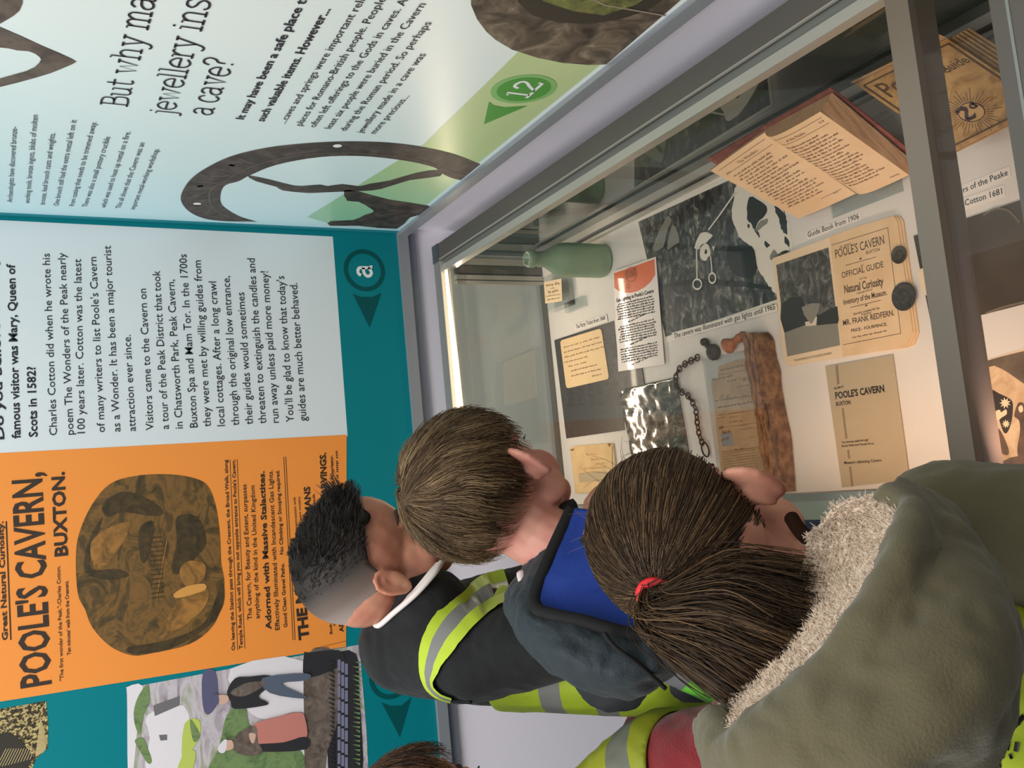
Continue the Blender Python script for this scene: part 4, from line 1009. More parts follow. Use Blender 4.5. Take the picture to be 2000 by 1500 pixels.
def coin(label, p, r, dz, m):
    mb = MB(); c = F(*YG(*p), dz)
    mb.lathe([(0, 0), (r * .98, 0), (r, .0006), (r, .0019), (r * .96, .0024), (r * .92, .0019), (0, .0019)], c, n=40)
    o = tag(mb.build('coin', m), label, 'coin')
    e = MB(); e.lathe([(r * .5, .0020), (r * .45, .0026), (r * .2, .0028), (0, .0029)], c, n=18); e.build('embossed_head', m, o)
coin('smaller dark coin, on the upper right edge of the open guide book', (1063, 376), .0135, .0062, m_dkmetal if False else mat('dark_coin', (84, 78, 68), .55, metal=.4, bump=(300, .3)))
coin('larger dark coin, on the lower right edge of the open guide book', (1100, 690), .0215, .0062, mat('black_coin', (66, 64, 62), .6, metal=.4, var=(200, (86, 84, 80)), bump=(400, .4)))

# ---- beige booklet
YB = lambda x, y: (1350 + x * .325, 620 + y * .325)
qb = [YB(806, 297), YB(1210, 225), YB(1312, 975), YB(906, 1022)]
bk = sheet('booklet', 'plain beige booklet with dark title POOLE\'S CAVERN BUXTON, below the open guide book', 'booklet', qb, .0026, mat('beige_card', (184, 168, 140), .6), .0024)
flat(bk, 'grey_stripe', [([YB(*p) for p in q_], 0, 0) for q_ in ([(866, 286), (882, 283), (892, 400), (876, 403)], [(904, 546), (916, 544), (940, 728), (926, 730)], [(936, 796), (948, 794), (956, 848), (944, 850)], [(948, 896), (960, 894), (974, 1013), (962, 1015)])], mat('stripe_grey', (142, 126, 104), .6), .0028)
bt = MB()
for s, p, q, h, b in [("ALL ABOUT", (858, 433), (918, 421), 13, .015), ("POOLE'S CAVERN", (868, 490), (1162, 446), 40, .028), ("BUXTON", (872, 532), (958, 521), 24, .02), ("Ten minutes walk through", (903, 757), (1065, 741), 13, .01), ("Broad Walk and Temple Road", (906, 779), (1098, 762), 13, .01), ("Museum adjoining Cavern", (920, 882), (1143, 865), 17, .01)]:
    write_floor(bt, s, YB(*p), YB(*q), h * .325, .0032, b)
bt.build('lettering', m_txt, bk)

# ---- dark sepia print, part hidden by the cross bar
qk = [(1784, 461), (2010, 385), (2062, 578), (1820, 640)]
dk = sheet('photograph', 'dark brown glossy print with a pale blob, lying under the cross bar', 'photograph', qk, .0016, mat('dark_sepia', (70, 54, 38), .22, coat=.5, var=(9, (88, 74, 58))), .0012)
flat(dk, 'pale_blob', [([(1795, 532), (1801, 524), (1815, 528), (1826, 548), (1828, 575), (1810, 578), (1799, 560)], 0, 3)], mat('blob_white', (240, 218, 184), .5), .0018)
dw = MB()
for s_ in ([(1920, 420), (1945, 408), (1970, 412), (1992, 435)], [(1925, 612), (1960, 600), (2000, 590)]): pen(dw, smooth_path([F(*p, .0024) for p in s_], 6), .003, np.array(UP, float))
dw.build('pale_edge_strokes', mat('pale_edge_strokes', (120, 108, 92), .4), dk)  # two pale strokes near the edges of the dark print

# ---- cave watercolour print
qw = [(1916, 706), (2070, 660), (2110, 884), (1960, 926)]
ww = sheet('picture_print', 'brown and cream picture of figures with torches in a cave, near end of the case', 'picture', qw, .0010, mat('print_card', (240, 218, 190), .5), .0008)
YV = lambda x, y: (1760 + x * .16, 700 + y * .16)
flat(ww, 'picture', [([YV(*p) for p in [(1000, 35), (1900, -210), (2100, 1180), (1230, 1320)]], 0, 0), ([YV(*p) for p in [(1010, 40), (1500, -90), (1950, -200), (1980, 300), (1700, 420), (1500, 310), (1300, 170), (1140, 90), (1060, 110)]], 1, 2),
  ([YV(*p) for p in [(1100, 390), (1200, 430), (1320, 490), (1365, 560), (1350, 760), (1300, 900), (1250, 900), (1200, 760), (1140, 600)]], 2, 3), ([YV(*p) for p in [(1120, 830), (1210, 880), (1310, 1100), (1300, 1180), (1210, 1130)]], 3, 3),
  ([YV(*p) for p in [(1420, 560), (1460, 535), (1500, 560), (1520, 700), (1540, 1000), (1500, 1230), (1430, 1200), (1420, 1080), (1450, 900), (1440, 760), (1380, 700)]], 3, 3), ([YV(*p) for p in [(1180, 1300), (1330, 1210), (1560, 1190), (1800, 1250), (1240, 1320)]], 3, 2),
  ([YV(*p) for p in [(1430, 600), (1475, 570), (1490, 640), (1450, 660)]], 4, 2), ([YV(*p) for p in [(1160, 640), (1210, 630), (1220, 660), (1280, 620), (1290, 680), (1230, 720), (1180, 760), (1160, 720)]], 4, 2)] +
 [([(lambda a_, r_: YV(cx + r_ * math.cos(a_), cy + r_ * math.sin(a_)))(k * math.pi / 9, rr_ if k % 2 else rr_ * .5) for k in range(18)], 4, 0) for cx, cy, rr_ in ((1270, 545, 72), (1280, 800, 55))],
 [print_mat('cave_wash', [(.35, (190, 156, 118)), (.5, (214, 182, 142)), (.65, (232, 204, 166))], 22, 5, 1, seed=12), mat('cave_roof', (118, 102, 82), .5, var=(30, (92, 78, 62))), mat('cave_black', (50, 40, 32), .5), mat('cave_brown', (112, 84, 66), .5, var=(60, (80, 60, 48))), mat('torch_cream', (246, 224, 184), .5)], .0012)

# ---- old illustrated pamphlet
qp = [np.array(p, float) for p in ((1670, 164), (1850, 75), (2045, 205), (1862, 296))]
PZ = .0900
old = empty('pamphlet', F(1857, 185), 'ornate tan pamphlet with pictorial cover, price badge and curled page edges, behind the cross bar', 'pamphlet')
pc = [F(*p, PZ) for p in qp]
mb = MB()
for k in range(6):
    off = np.array((.0022, -.0030, 0)) * (5 - k); z0 = PZ - .030 + k * .0042
    mb.slab([np.array((p[0], p[1], ZF + z0 + .0035)) + off for p in (F(*q, PZ) for q in qp)], UP, .0030)
mb.build('pages', mat('tan_pages', (206, 168, 118), .7, var=(90, (180, 140, 94), (1, 1, 30))), old)
MB().slab(pc, UP, .0012).build('cover', print_mat('pamphlet_print', [(.3, (150, 108, 58)), (.5, (196, 150, 92)), (.62, (212, 168, 106)), (.78, (130, 96, 58))], 26, 7, 1.5, seed=14), old)
mb = MB(); PF = lambda s, t, dz=.0004: F(*lerp2(qp, s, t), PZ + dz)
for a_, b_ in (((.04, .05), (.96, .05)), ((.96, .05), (.96, .95)), ((.96, .95), (.04, .95)), ((.04, .95), (.04, .05))): pen(mb, [PF(*a_), PF(*b_)], .0026, np.array(UP, float))
ex, ey = PF(.62, .24) - PF(.08, .24), PF(.08, .07) - PF(.08, .24)
write(mb, "Poole's", PF(.10, .27), PF(.72, .27), ey * 1.05, .01)
write(mb, "Guide", PF(.66, .30), PF(.93, .30), ey * .5, .01)
mb.build('lettering', mat('pamphlet_ink', (98, 68, 40), .6), old)
mb = MB()
cc = np.array((.60, .80)); CR = F(1897, 219, PZ + .0006)
mb.poly([F(1897 + 27 * math.cos(t), 219 + 19 * math.sin(t), PZ + .0006) for t in np.linspace(0, 2 * math.pi, 30)[:-1]], UP, 0)
for k in range(40):
    t = k * math.pi / 20 + .1; a_ = F(1897 + 31 * math.cos(t), 219 + 22 * math.sin(t), PZ + .0005); b_ = F(1897 + (44 + 10 * (k % 3)) * math.cos(t), 219 + (32 + 8 * (k % 3)) * math.sin(t), PZ + .0005)
    pen(mb, [a_, b_], .0006, np.array(UP, float), 1)
pen(mb, [F(1897 + 26 * math.cos(t), 219 + 18.5 * math.sin(t), PZ + .0008) for t in np.linspace(0, 2 * math.pi, 30)], .0012, np.array(UP, float), 1)
dR = (PF(.9, .8) - PF(.1, .8)); dR /= np.linalg.norm(dR); dU = PF(.5, .1) - PF(.5, .9); dU /= np.linalg.norm(dU)
slab_write(mb, '2', CR - dR * .014 - dU * .010 + np.array((0, 0, .0005)), dR * .026, dU * .024, np.array(UP, float), .22, 1)
slab_write(mb, 'd', CR + dR * .005 + dU * .004 + np.array((0, 0, .0005)), dR * .014, dU * .012, np.array(UP, float), .2, 1)
mb.build('price_badge', [mat('badge_tan', (222, 176, 116), .6), mat('badge_violet_ink', (84, 60, 62), .6)], old)
# curled top edge of the pamphlet
cu_ = MB(); row = []
for i in range(13):
    s = i / 12
    base = PF(s, 0, 0); rad = .004 + .010 * math.sin(math.pi * min(1, max(0, (s - .55) / .45)) * .8)
    rowp = []
    for j in range(9):
        a_ = -math.pi * .5 + j / 8 * math.pi * 1.15
        rowp.append(base + dU * (.002 + rad * math.cos(a_)) + np.array((0, 0, rad + rad * math.sin(a_))) - np.array((0, 0, .0015)))
    row.append(rowp)
for i in range(12): cu_.strip(row[i], row[i + 1], 0, True)
cu_.build('curled_edge', MATS['tan_pages'], old)
lo, hi = np.minimum.reduce(pc), np.maximum.reduce(pc)
tag(MB().box((lo[0] + .045, lo[1] + .05, ZF + .0004), (hi[0] - .05, hi[1] - .05, ZF + PZ - .0300)).build('display_plinth', mat('dark_board', (56, 48, 42), .6)), 'small dark plinth under the ornate tan pamphlet', 'stand')

# ---- open antique book on a clear rest
O = np.array([.4053, 1.0056, .293]); H = np.array([.099, .033, .143]); NBK = np.array([-.8222, 0, .5692]); LD = np.array((0, 1.0, 0))
ob = empty('open_book', (O[0] + .03, O[1], ZF), 'open antique book with red-brown cover and cream printed pages, propped up facing the children', 'book')
m_cov = mat('red_leather', (150, 78, 60), .55, var=(50, (116, 56, 44)), bump=(200, .3))
m_pg = mat('antique_page', (240, 208, 168), .6, var=(14, (232, 196, 152)))
m_edge = mat('page_edges', (206, 166, 122), .7, var=(18, (170, 128, 92), (1, 30, 1)))
def surf_r(s, t):     # right-hand page: s across, t up
    w = .124 - .022 * (1 - t); l = .030 * (1 - math.exp(-s * 7)) * (.45 + .55 * t) - .006 * s * s
    return O + H * t - LD * (w * s) + NBK * (l - .001)
def surf_l(s, t):
    w = .1225 - .006 * t; l = (.004 + .022 * t) * math.sin(min(1, s * 1.25) * math.pi / 2) - .010 * math.sin(s * math.pi) * (t ** 2)
    return O + H * t + LD * (w * s) + NBK * l
for nm, sf, sg, wcov in (('right_cover', surf_r, -1, .134), ('left_cover', surf_l, 1, .134)):
    q = [O + H * -.03 + NBK * -.010, O + H * 1.03 + NBK * -.010, O + H * 1.03 + LD * sg * wcov + NBK * (-.014 if sg < 0 else -.004), O + H * -.03 + LD * sg * (wcov - .014) + NBK * (-.014 if sg < 0 else -.006)]
    MB().slab(q, NBK, .0030).build(nm, m_cov, ob)
MB().tube([O - H * .03 + NBK * -.011, O + H * 1.03 + NBK * -.011], .0055, 10).build('spine', m_cov, ob)
for nm, sf, thick, rev in (('right_pages', surf_r, None, False), ('left_pages', surf_l, .006, True)):
    mb = MB(); ns, nt2 = 18, 10
    top = [[sf(i / ns, j / nt2) for i in range(ns + 1)] for j in range(nt2 + 1)]
    def under(p, s):
        k = np.dot(p - O, NBK); base = -.0085
        if nm == 'left_pages': base = max(base, k - .004 - .004 * (1 - s))
        return p + NBK * (base - k)
    bot = [[under(p, i / ns) - (LD * 0.010 * (i / ns) * (1 if nm == 'right_pages' else 0)) for i, p in enumerate(r)] for r in top]
    for j in range(nt2):
        (mb.strip(top[j], top[j + 1], 0, True) if not rev else mb.strip(top[j + 1], top[j], 0, True))
    mb.strip(top[0], bot[0], 1); mb.strip(bot[-1], top[-1], 1); mb.strip([r[-1] for r in top], [r[-1] for r in bot], 1)
    mb.strip(bot[0], bot[-1], 1)
    mb.build(nm, [m_pg, m_edge], ob)
def page_text(sf, mirror, lines, name):
    mb = MB()
    for kind, s, x0, x1, t, h in lines:
        if kind == 'w':
            v, f = glyphs(s, .0); n_ = len(s)
            pts = []
            for p in v:
                ss = x0 + (x1 - x0) * p[0]; tt_ = t + h * p[1]
                pts.append(sf((1 - ss) if mirror else ss, tt_) + NBK * .0006)
            mb.add(pts, f)
        elif kind == 'r':
            for k in range(10):
                sa, sb_ = x0 + (x1 - x0) * k / 10, x0 + (x1 - x0) * (k + 1) / 10
                g_ = lambda ss, tt_: sf((1 - ss) if mirror else ss, tt_) + NBK * .0006
                mb.add([g_(sa, t), g_(sb_, t), g_(sb_, t + .004), g_(sa, t + .004)], [(0, 1, 2, 3)])
        else:
            rnd = random.Random(s); n_ = max(3, int((x1 - x0) * 11)); ws = [rnd.choice((2, 3, 4, 5, 6)) for _ in range(n_)]; tot = sum(ws) + .8 * (n_ - 1); c = 0
            for w in ws:
                for k in range(w):
                    g_ = lambda ss, tt_: sf((1 - ss) if mirror else ss, tt_) + NBK * .0006
                    a_ = x0 + (x1 - x0) * (c + k + .1) / tot; b_ = x0 + (x1 - x0) * (c + k + .75) / tot
                    hh = h * rnd.choice((.6, .6, .65, 1.0))
                    mb.add([g_(a_, t), g_(b_, t), g_(b_, t + hh), g_(a_, t + hh)], [(0, 1, 2, 3)])
                c += w + .8
    return mb.build(name, mat('old_ink', (124, 90, 66), .6), ob)
rl_ = random.Random(9)
L1 = [('w', "The Wonders", .36, .70, .885, .032), ('w', "52", .10, .16, .86, .022), ('r', '', .08, .92, .945, 0), ('r', '', .08, .92, .862, 0)]
L1 += [('g', 700 + i, .12 + (.04 if i % 2 else 0), .12 + rl_.uniform(.55, .82), .80 - i * .0385, .020) for i in range(17)]
L1 += [('r', '', .6, .93, .115, 0), ('w', "E2", .80, .86, .10, .02)]
page_text(surf_l, True, L1, 'left_lettering')
L2 = [('w', "of the Peake.", .30, .62, .885, .030), ('w', "53", .86, .93, .90, .022), ('r', '', .07, .95, .945, 0), ('r', '', .07, .95, .862, 0)]
L2 += [('g', 800 + i, .12 + (.04 if i % 2 else 0), .12 + rl_.uniform(.55, .80), .80 - i * .0385, .020) for i in range(18)]
L2 += [('w', "Marling", .78, .92, .055, .018)]
page_text(surf_r, False, L2, 'right_lettering')
rest = MB()
q0 = O + H * -.05 + NBK * -.0200; q1 = O + H * .9 + NBK * -.0235
q0[2] = max(q0[2], ZF + .003)
rest.slab([q0 + LD * .07, q0 - LD * .07, q1 - LD * .07, q1 + LD * .07], NBK, .0025)
rest.box((q0[0] - .030, q0[1] - .07, ZF + .0003), (q0[0] + .004, q0[1] + .07, ZF + .004))
tag(rest.build('book_rest', glass_mat('clear_acrylic', (240, 244, 244), 1.0, 0, .02)), 'clear acrylic rest propping up the open antique book', 'book rest')

# ---- green glass bottle
bo = F(1196, 503) + np.array((0, .032, 0))
bot = MB()
prof = [(0, .001), (.030, .001), (.0365, .005), (.0385, .012), (.0385, .105), (.037, .118), (.032, .132), (.024, .147), (.0185, .158), (.0165, .170), (.0165, .182), (.0195, .186), (.0198, .198), (.0165, .203), (.012, .203), (.0115, .17), (0, .165)]
bot.lathe(prof, (bo[0], bo[1], ZF), n=40)
gm = bpy.data.materials.new('frosted_green_glass'); gm.use_nodes = True
p_ = gm.node_tree.nodes['Principled BSDF']
p_.inputs['Base Color'].default_value = lin((154, 186, 150)); p_.inputs['Roughness'].default_value = .38
p_.inputs['Transmission Weight'].default_value = .45; p_.inputs['Subsurface Weight'].default_value = .25; p_.inputs['Subsurface Radius'].default_value = (.01, .02, .012)
tag(bot.build('glass_bottle', gm), 'frosted green glass bottle with a short neck, standing at the far corner of the case', 'bottle')
# ---- small card in a clear holder
hd = MB(); c0, c1, c2, c3 = [F(x, y, .030) for x, y in ((1062, 551), (1096, 544), (1098, 588), (1065, 593))]
dcen = (c0 + c1 + c2 + c3) / 4
cardm = MB().slab([c0, c1, c2, c3], UP, .0008); cd = tag(cardm.build('ticket', mat('small_card', (236, 212, 172), .6)), 'tiny cream printed card on a clear block, beside the green bottle', 'card')
ct = MB()
for i, (s, e_, n_) in enumerate(((.1, .9, 2), (.35, .6, 1), (.2, .8, 2), (.08, .92, 5), (.15, .85, 4))):
    t = .22 + i * .16; A = F(*lerp2([(1062, 551), (1096, 544), (1098, 588), (1065, 593)], s, t), .0304); Bq = F(*lerp2([(1062, 551), (1096, 544), (1098, 588), (1065, 593)], e_, t), .0304); d = Bq - A; n = np.cross(UP, d); n /= np.linalg.norm(n)
    small_print(ct, A, Bq, n * (.006 if i in (0, 2) else .003), n_, 900 + i)
ct.build('lettering', m_sepia, cd)
lo = np.minimum.reduce([c0, c1, c2, c3]); hi = np.maximum.reduce([c0, c1, c2, c3])
blk = MB().box((lo[0] - .010, lo[1] - .004, ZF + .0003), (hi[0] + .012, min(hi[1] + .004, 2.015), ZF + .029))
tag(blk.build('display_block', MATS['clear_acrylic']), 'clear acrylic block under the tiny cream card by the bottle', 'stand')
tray = MB(); t0, t1 = F(1112, 612), F(1178, 520)
tray.box((min(t0[0], t1[0]), min(t0[1], t1[1]) + .08, ZF + .0003), (max(t0[0], t1[0]) - .05, max(t0[1], t1[1]), ZF + .012))
tag(tray.build('display_block', MATS['clear_acrylic']), 'empty flat clear acrylic block in front of the green bottle', 'stand')

# ================================================================== CHILDREN
def pd(px, py, d):
    """point d metres from the lens along that line of sight"""
    r = ray(px, py); return CAM + r / np.linalg.norm(r) * d
def rotm(yaw, pitch, roll=0):
    cy, sy = math.cos(R_(yaw)), math.sin(R_(yaw)); cp, sp = math.cos(R_(pitch)), math.sin(R_(pitch)); cr, sr = math.cos(R_(roll)), math.sin(R_(roll))
    return np.array([[cy, -sy, 0], [sy, cy, 0], [0, 0, 1]]) @ np.array([[cp, 0, sp], [0, 1, 0], [-sp, 0, cp]]) @ np.array([[1, 0, 0], [0, cr, -sr], [0, sr, cr]])
class Blob:
    """overlapping round volumes, fused into one smooth skin"""
    def __init__(self): self.mb = MB()
    def ell(self, c, r, M=None, n=20):
        self.mb.ellipsoid(c, r, M, n, max(8, n * 2 // 3)); return self
    def chain(self, pts, flat=None):
        """tapering limb: pts = [(point, radius)]"""
        for (p, r) in pts: self.mb.ellipsoid(p, (r, r, r), None, 16, 10)
        P = [np.array(p, float) for p, _ in pts]; Rr = [r for _, r in pts]
        dense = []; rad = []
        for i in range(len(P) - 1):
            for s in range(6):
                t = s / 6; dense.append(P[i] * (1 - t) + P[i + 1] * t); rad.append(Rr[i] * (1 - t) + Rr[i + 1] * t)
        dense.append(P[-1]); rad.append(Rr[-1])
        self.mb.tube(dense, rad, 16); return self
    def fuse(self, voxel=.005, smooth=4):
        me = bpy.data.meshes.new('fuse'); me.from_pydata(self.mb.v, [], self.mb.f); me.update()
        o = bpy.data.objects.new('fuse', me); COL.objects.link(o)
        m = o.modifiers.new('r', 'REMESH'); m.mode = 'VOXEL'; m.voxel_size = voxel
        if smooth:
            s = o.modifiers.new('s', 'SMOOTH'); s.factor = .5; s.iterations = smooth
        dg = bpy.context.evaluated_depsgraph_get()
        e = o.evaluated_get(dg); em = e.to_mesh()
        v = np.empty(len(em.vertices) * 3); em.vertices.foreach_get('co', v); v = v.reshape(-1, 3)
        f = [tuple(p.vertices) for p in em.polygons]
        e.to_mesh_clear(); bpy.data.objects.remove(o); bpy.data.meshes.remove(me)
        return v, f
def normals(v, f):
    n = np.zeros_like(v); q = np.array([t if len(t) == 4 else (*t, t[2]) for t in f])
    a = np.cross(v[q[:, 2]] - v[q[:, 0]], v[q[:, 3]] - v[q[:, 1]])
    for k in range(4): np.add.at(n, q[:, k], a)
    return n / (np.linalg.norm(n, axis=1, keepdims=True) + 1e-12)
def fold(v, f, amp, freq, seed=0, stretch=None):
    """soft cloth folds pushed along the normals"""
    n = normals(v, f); out = v.copy()
    st = np.eye(3) if stretch is None else stretch
    for i in range(len(v)):
        q = Vector(st @ (v[i] * freq)) + Vector((seed, seed * .7, seed * .3))
        a = noise.noise(q); r = 1 - abs(noise.noise(q * 1.7 + Vector((5, 5, 5)))) * 2
        out[i] = v[i] + n[i] * amp * (.7 * a + .5 * max(-.4, r))
    return out
def keep(v, f, mask, smooth_edge=14):
    """part of a surface, its cut edge smoothed"""
    f2 = [t for t in f if all(mask[i] for i in t)]
    used = sorted({i for t in f2 for i in t}); idx = {a: b for b, a in enumerate(used)}
    v2 = v[used].copy(); f2 = [tuple(idx[i] for i in t) for t in f2]
    cnt = {}
    for t in f2:
        for a, b in zip(t, t[1:] + t[:1]):
            k = (min(a, b), max(a, b)); cnt[k] = cnt.get(k, 0) + 1
    nb = {}
    for (a, b), c in cnt.items():
        if c == 1: nb.setdefault(a, []).append(b); nb.setdefault(b, []).append(a)
    keys = [k for k in nb if len(nb[k]) == 2]
    for _ in range(smooth_edge):
        new = {k: .5 * v2[k] + .25 * (v2[nb[k][0]] + v2[nb[k][1]]) for k in keys}
        for k, p in new.items(): v2[k] = p
    # pull the second row after the edge
    return v2, f2, nb
def thicken(v, f, t):
    n = normals(v, f); k = len(v); cnt = {}
    for q in f:
        for a, b in zip(q, q[1:] + q[:1]): cnt[(a, b)] = 1
    rim = [(a, b) for (a, b) in cnt if (b, a) not in cnt]
    V = np.vstack([v, v - n * t]); Fc = list(f) + [tuple(i + k for i in q[::-1]) for q in f] + [(b, a, a + k, b + k) for a, b in rim]
    return V, Fc
def mesh_obj(name, v, f, mats, parent=None, org=None, mi=None):
    mb = MB(); mb.v = [tuple(p) for p in v]; mb.f = [list(t) for t in f]; mb.mi = mi or [0] * len(f); mb.sm = [True] * len(f)
    return mb.build(name, mats, parent, org)
def grid_surface(rows):
    """surface through rows of 3-D points (all of one length)"""
    v = np.array([p for r in rows for p in r]); n = len(rows[0])
    f = [(i * n + j, i * n + j + 1, (i + 1) * n + j + 1, (i + 1) * n + j) for i in range(len(rows) - 1) for j in range(n - 1)]
    return v, f
def resample(pts, n):
    pts = [np.array(p, float) for p in pts]; L = np.cumsum([0] + [np.linalg.norm(b - a) for a, b in zip(pts, pts[1:])])
    out = []
    for s in np.linspace(0, L[-1], n):
        i = min(len(pts) - 2, max(0, int(np.searchsorted(L, s) - 1))); t = (s - L[i]) / max(1e-9, L[i + 1] - L[i]); out.append(pts[i] * (1 - t) + pts[i + 1] * t)
    return out
def loft(curves, nc=60, nr=8):
    """smooth surface through a few curves"""
    cs = [resample(smooth_path(c, 8), nc) for c in curves]
    rows = []
    cols = [smooth_path([c[i] for c in cs], nr) for i in range(nc)]
    for j in range(len(cols[0])): rows.append([cols[i][j] for i in range(nc)])
    return grid_surface(rows)

def skin(name, col, pink):
    return mat(name, col, .5, sss=.25, var=(26, pink), spec=.35)

def body_blob(C, M, nb, chest, belly, hip, arms, legs, s=1.0, ear=1.0, ear_out=32, trunk=1.0):
    """a whole child: head with face and ears, neck, trunk, arms with five-fingered hands, legs with feet"""
    B_ = Blob(); g = lambda x, y, z: C + M @ (np.array((x, y, z), float) * s)
    def E(c, r, Mx=None): B_.ell(g(*c), np.array(r) * s, M if Mx is None else M @ Mx)
    E((-.008, 0, .018), (.091, .073, .080), None); E((-.03, 0, -.01), (.066, .068, .062))
    E((.034, 0, -.042), (.050, .054, .060)); E((.056, 0, -.090), (.024, .027, .020)); E((.02, 0, -.075), (.045, .045, .03))
    for y in (-1, 1):
        E((.048, y * .029, -.052), (.031, .025, .030)); E((.067, y * .026, -.003), (.013, .022, .010)); E((.018, y * .044, -.072), (.03, .012, .022))
        E((-.006, y * .0715, -.034), (.014, .008, .022))
        # ear: a thin shell with a raised rim, inner fold and lobe; E0 is where it joins the head
        E0 = np.array((-.001, y * .0715, -.028)); al = R_(ear_out)
        bk = np.array((-math.cos(al), y * math.sin(al), 0)); tl = np.array((-.16, 0, 1.0)); tl /= np.linalg.norm(tl); out_ = np.cross(bk, tl) * y
        pt = lambda u, w, o=0.0: tuple(E0 + (bk * u + tl * w + out_ * o) * ear)
        Me = np.column_stack([bk, out_, tl])
        E(pt(.0160, .001, -.0012), np.array((.0168, .0034, .0255)) * ear, Me)
        rim = [(.000, .007), (.001, .020), (.009, .0275), (.020, .0265), (.0295, .017), (.0320, .003), (.0270, -.012), (.0170, -.0245), (.0080, -.0285), (.0020, -.022)]
        B_.chain([(g(*pt(u, w, .0022)), (.0046 if i < 7 else .0056) * s * ear) for i, (u, w) in enumerate(rim)])
        B_.chain([(g(*pt(u, w, .0022)), .0036 * s * ear) for u, w in [(.006, .012), (.015, .015), (.0215, .004), (.0175, -.010), (.009, -.015)]])
    B_.chain([(g(.078, 0, -.012), .007 * s), (g(.092, 0, -.034), .0085 * s), (g(.097, 0, -.043), .0095 * s)])
    for y in (-1, 1): E((.088, y * .010, -.046), (.009, .007, .007))
    B_.chain([(g(.082, -.014, -.068), .004 * s), (g(.088, 0, -.066), .0058 * s), (g(.082, .014, -.068), .004 * s)])
    B_.chain([(g(.080, -.012, -.075), .004 * s), (g(.086, 0, -.076), .0062 * s), (g(.080, .012, -.075), .004 * s)])
    B_.chain([(g(-.022, 0, -.05), .047 * s), (g(-.028, 0, -.09), .043 * s), (nb, .046 * s)])
    B_.chain([(nb, .05), (chest, .085 * trunk), (belly, .082 * trunk), (hip, .088 * trunk)])
    for sh, el, wr, hd, hdir, side in arms:
        B_.chain([(nb * .6 + np.array(sh) * .4, .042), (sh, .042), (np.array(sh) * .5 + np.array(el) * .5, .036), (el, .031), (np.array(el) * .6 + np.array(wr) * .4, .030), (wr, .021)])
        hd = np.array(hd, float); wr = np.array(wr, float); f_ = hd - wr; f_ /= np.linalg.norm(f_); up_ = np.array(hdir, float); sd = np.cross(up_, f_) * side; sd /= np.linalg.norm(sd)
        B_.chain([(wr, .020), (wr * .5 + hd * .5, .019), (hd, .017)])
        for k in range(4):
            o_ = sd * (k - 1.5) * .0135; B_.chain([(wr * .35 + hd * .65 + o_ * .9, .0105), (hd + o_ * 1.1, .0092)])
            Lf = (.050, .058, .054, .042)[k]
            b0_ = hd + o_ * 1.15; b1_ = b0_ + f_ * Lf * .5 + up_ * .004; b2_ = b0_ + f_ * Lf * .85 - up_ * .006; b3_ = b0_ + f_ * Lf - up_ * .012
            B_.chain([(b0_, .0085), (b1_, .0076), (b2_, .0068), (b3_, .006)])
        t0 = wr * .75 + hd * .25 - sd * .016
        B_.chain([(t0, .0115), (t0 - sd * .018 + f_ * .020, .0095), (t0 - sd * .022 + f_ * .042 - up_ * .004, .0075)])
    for hp, kn, an, toe in legs:
        B_.chain([(hp, .068 * trunk), (np.array(hp) * .5 + np.array(kn) * .5, .06 * trunk), (kn, .047), (np.array(kn) * .55 + np.array(an) * .45, .045), (an, .033)])
        B_.chain([(an, .032), ((np.array(an) + np.array(toe)) / 2 - np.array((0, 0, .012)), .030), (toe, .024)])
    return B_

def eyes(parent, C, M, s=1.0):
    g = lambda x, y, z: C + M @ (np.array((x, y, z), float) * s)
    for y in (-1, 1):
        mb = MB(); mb.ellipsoid(g(.0705, y * .029, -.021), (.0125 * s,) * 3, M, 20, 14)
        mb.ellipsoid(g(.0795, y * .029, -.022), np.array((.0042, .0058, .0058)) * s, M, 14, 10, 1)
        mb.build('eye', [mat('eye_white', (226, 222, 216), .25), mat('eye_iris', (70, 50, 36), .2)], parent)
        eb = MB(); eb.tube([g(.074, y * .014, .004), g(.077, y * .026, .009), g(.070, y * .042, .008), g(.060, y * .052, .002)], [.0022 * s, .003 * s, .003 * s, .0015 * s], 6)
        eb.build('eyebrow', mat('eyebrow_hair', (66, 48, 34), .8), parent)
        lb = MB()
        for k in range(7):
            a = -.6 + k * .2; p = g(.0815 - abs(a) * .006, y * (.029 + .012 * a), -.017)
            lb.tube([p, p + M @ (np.array((.007, y * (.004 * a + .002), .002)) * s)], [.0006, .0003], 4)
        lb.build('eyelashes', mat('lash', (40, 30, 24), .7), parent)

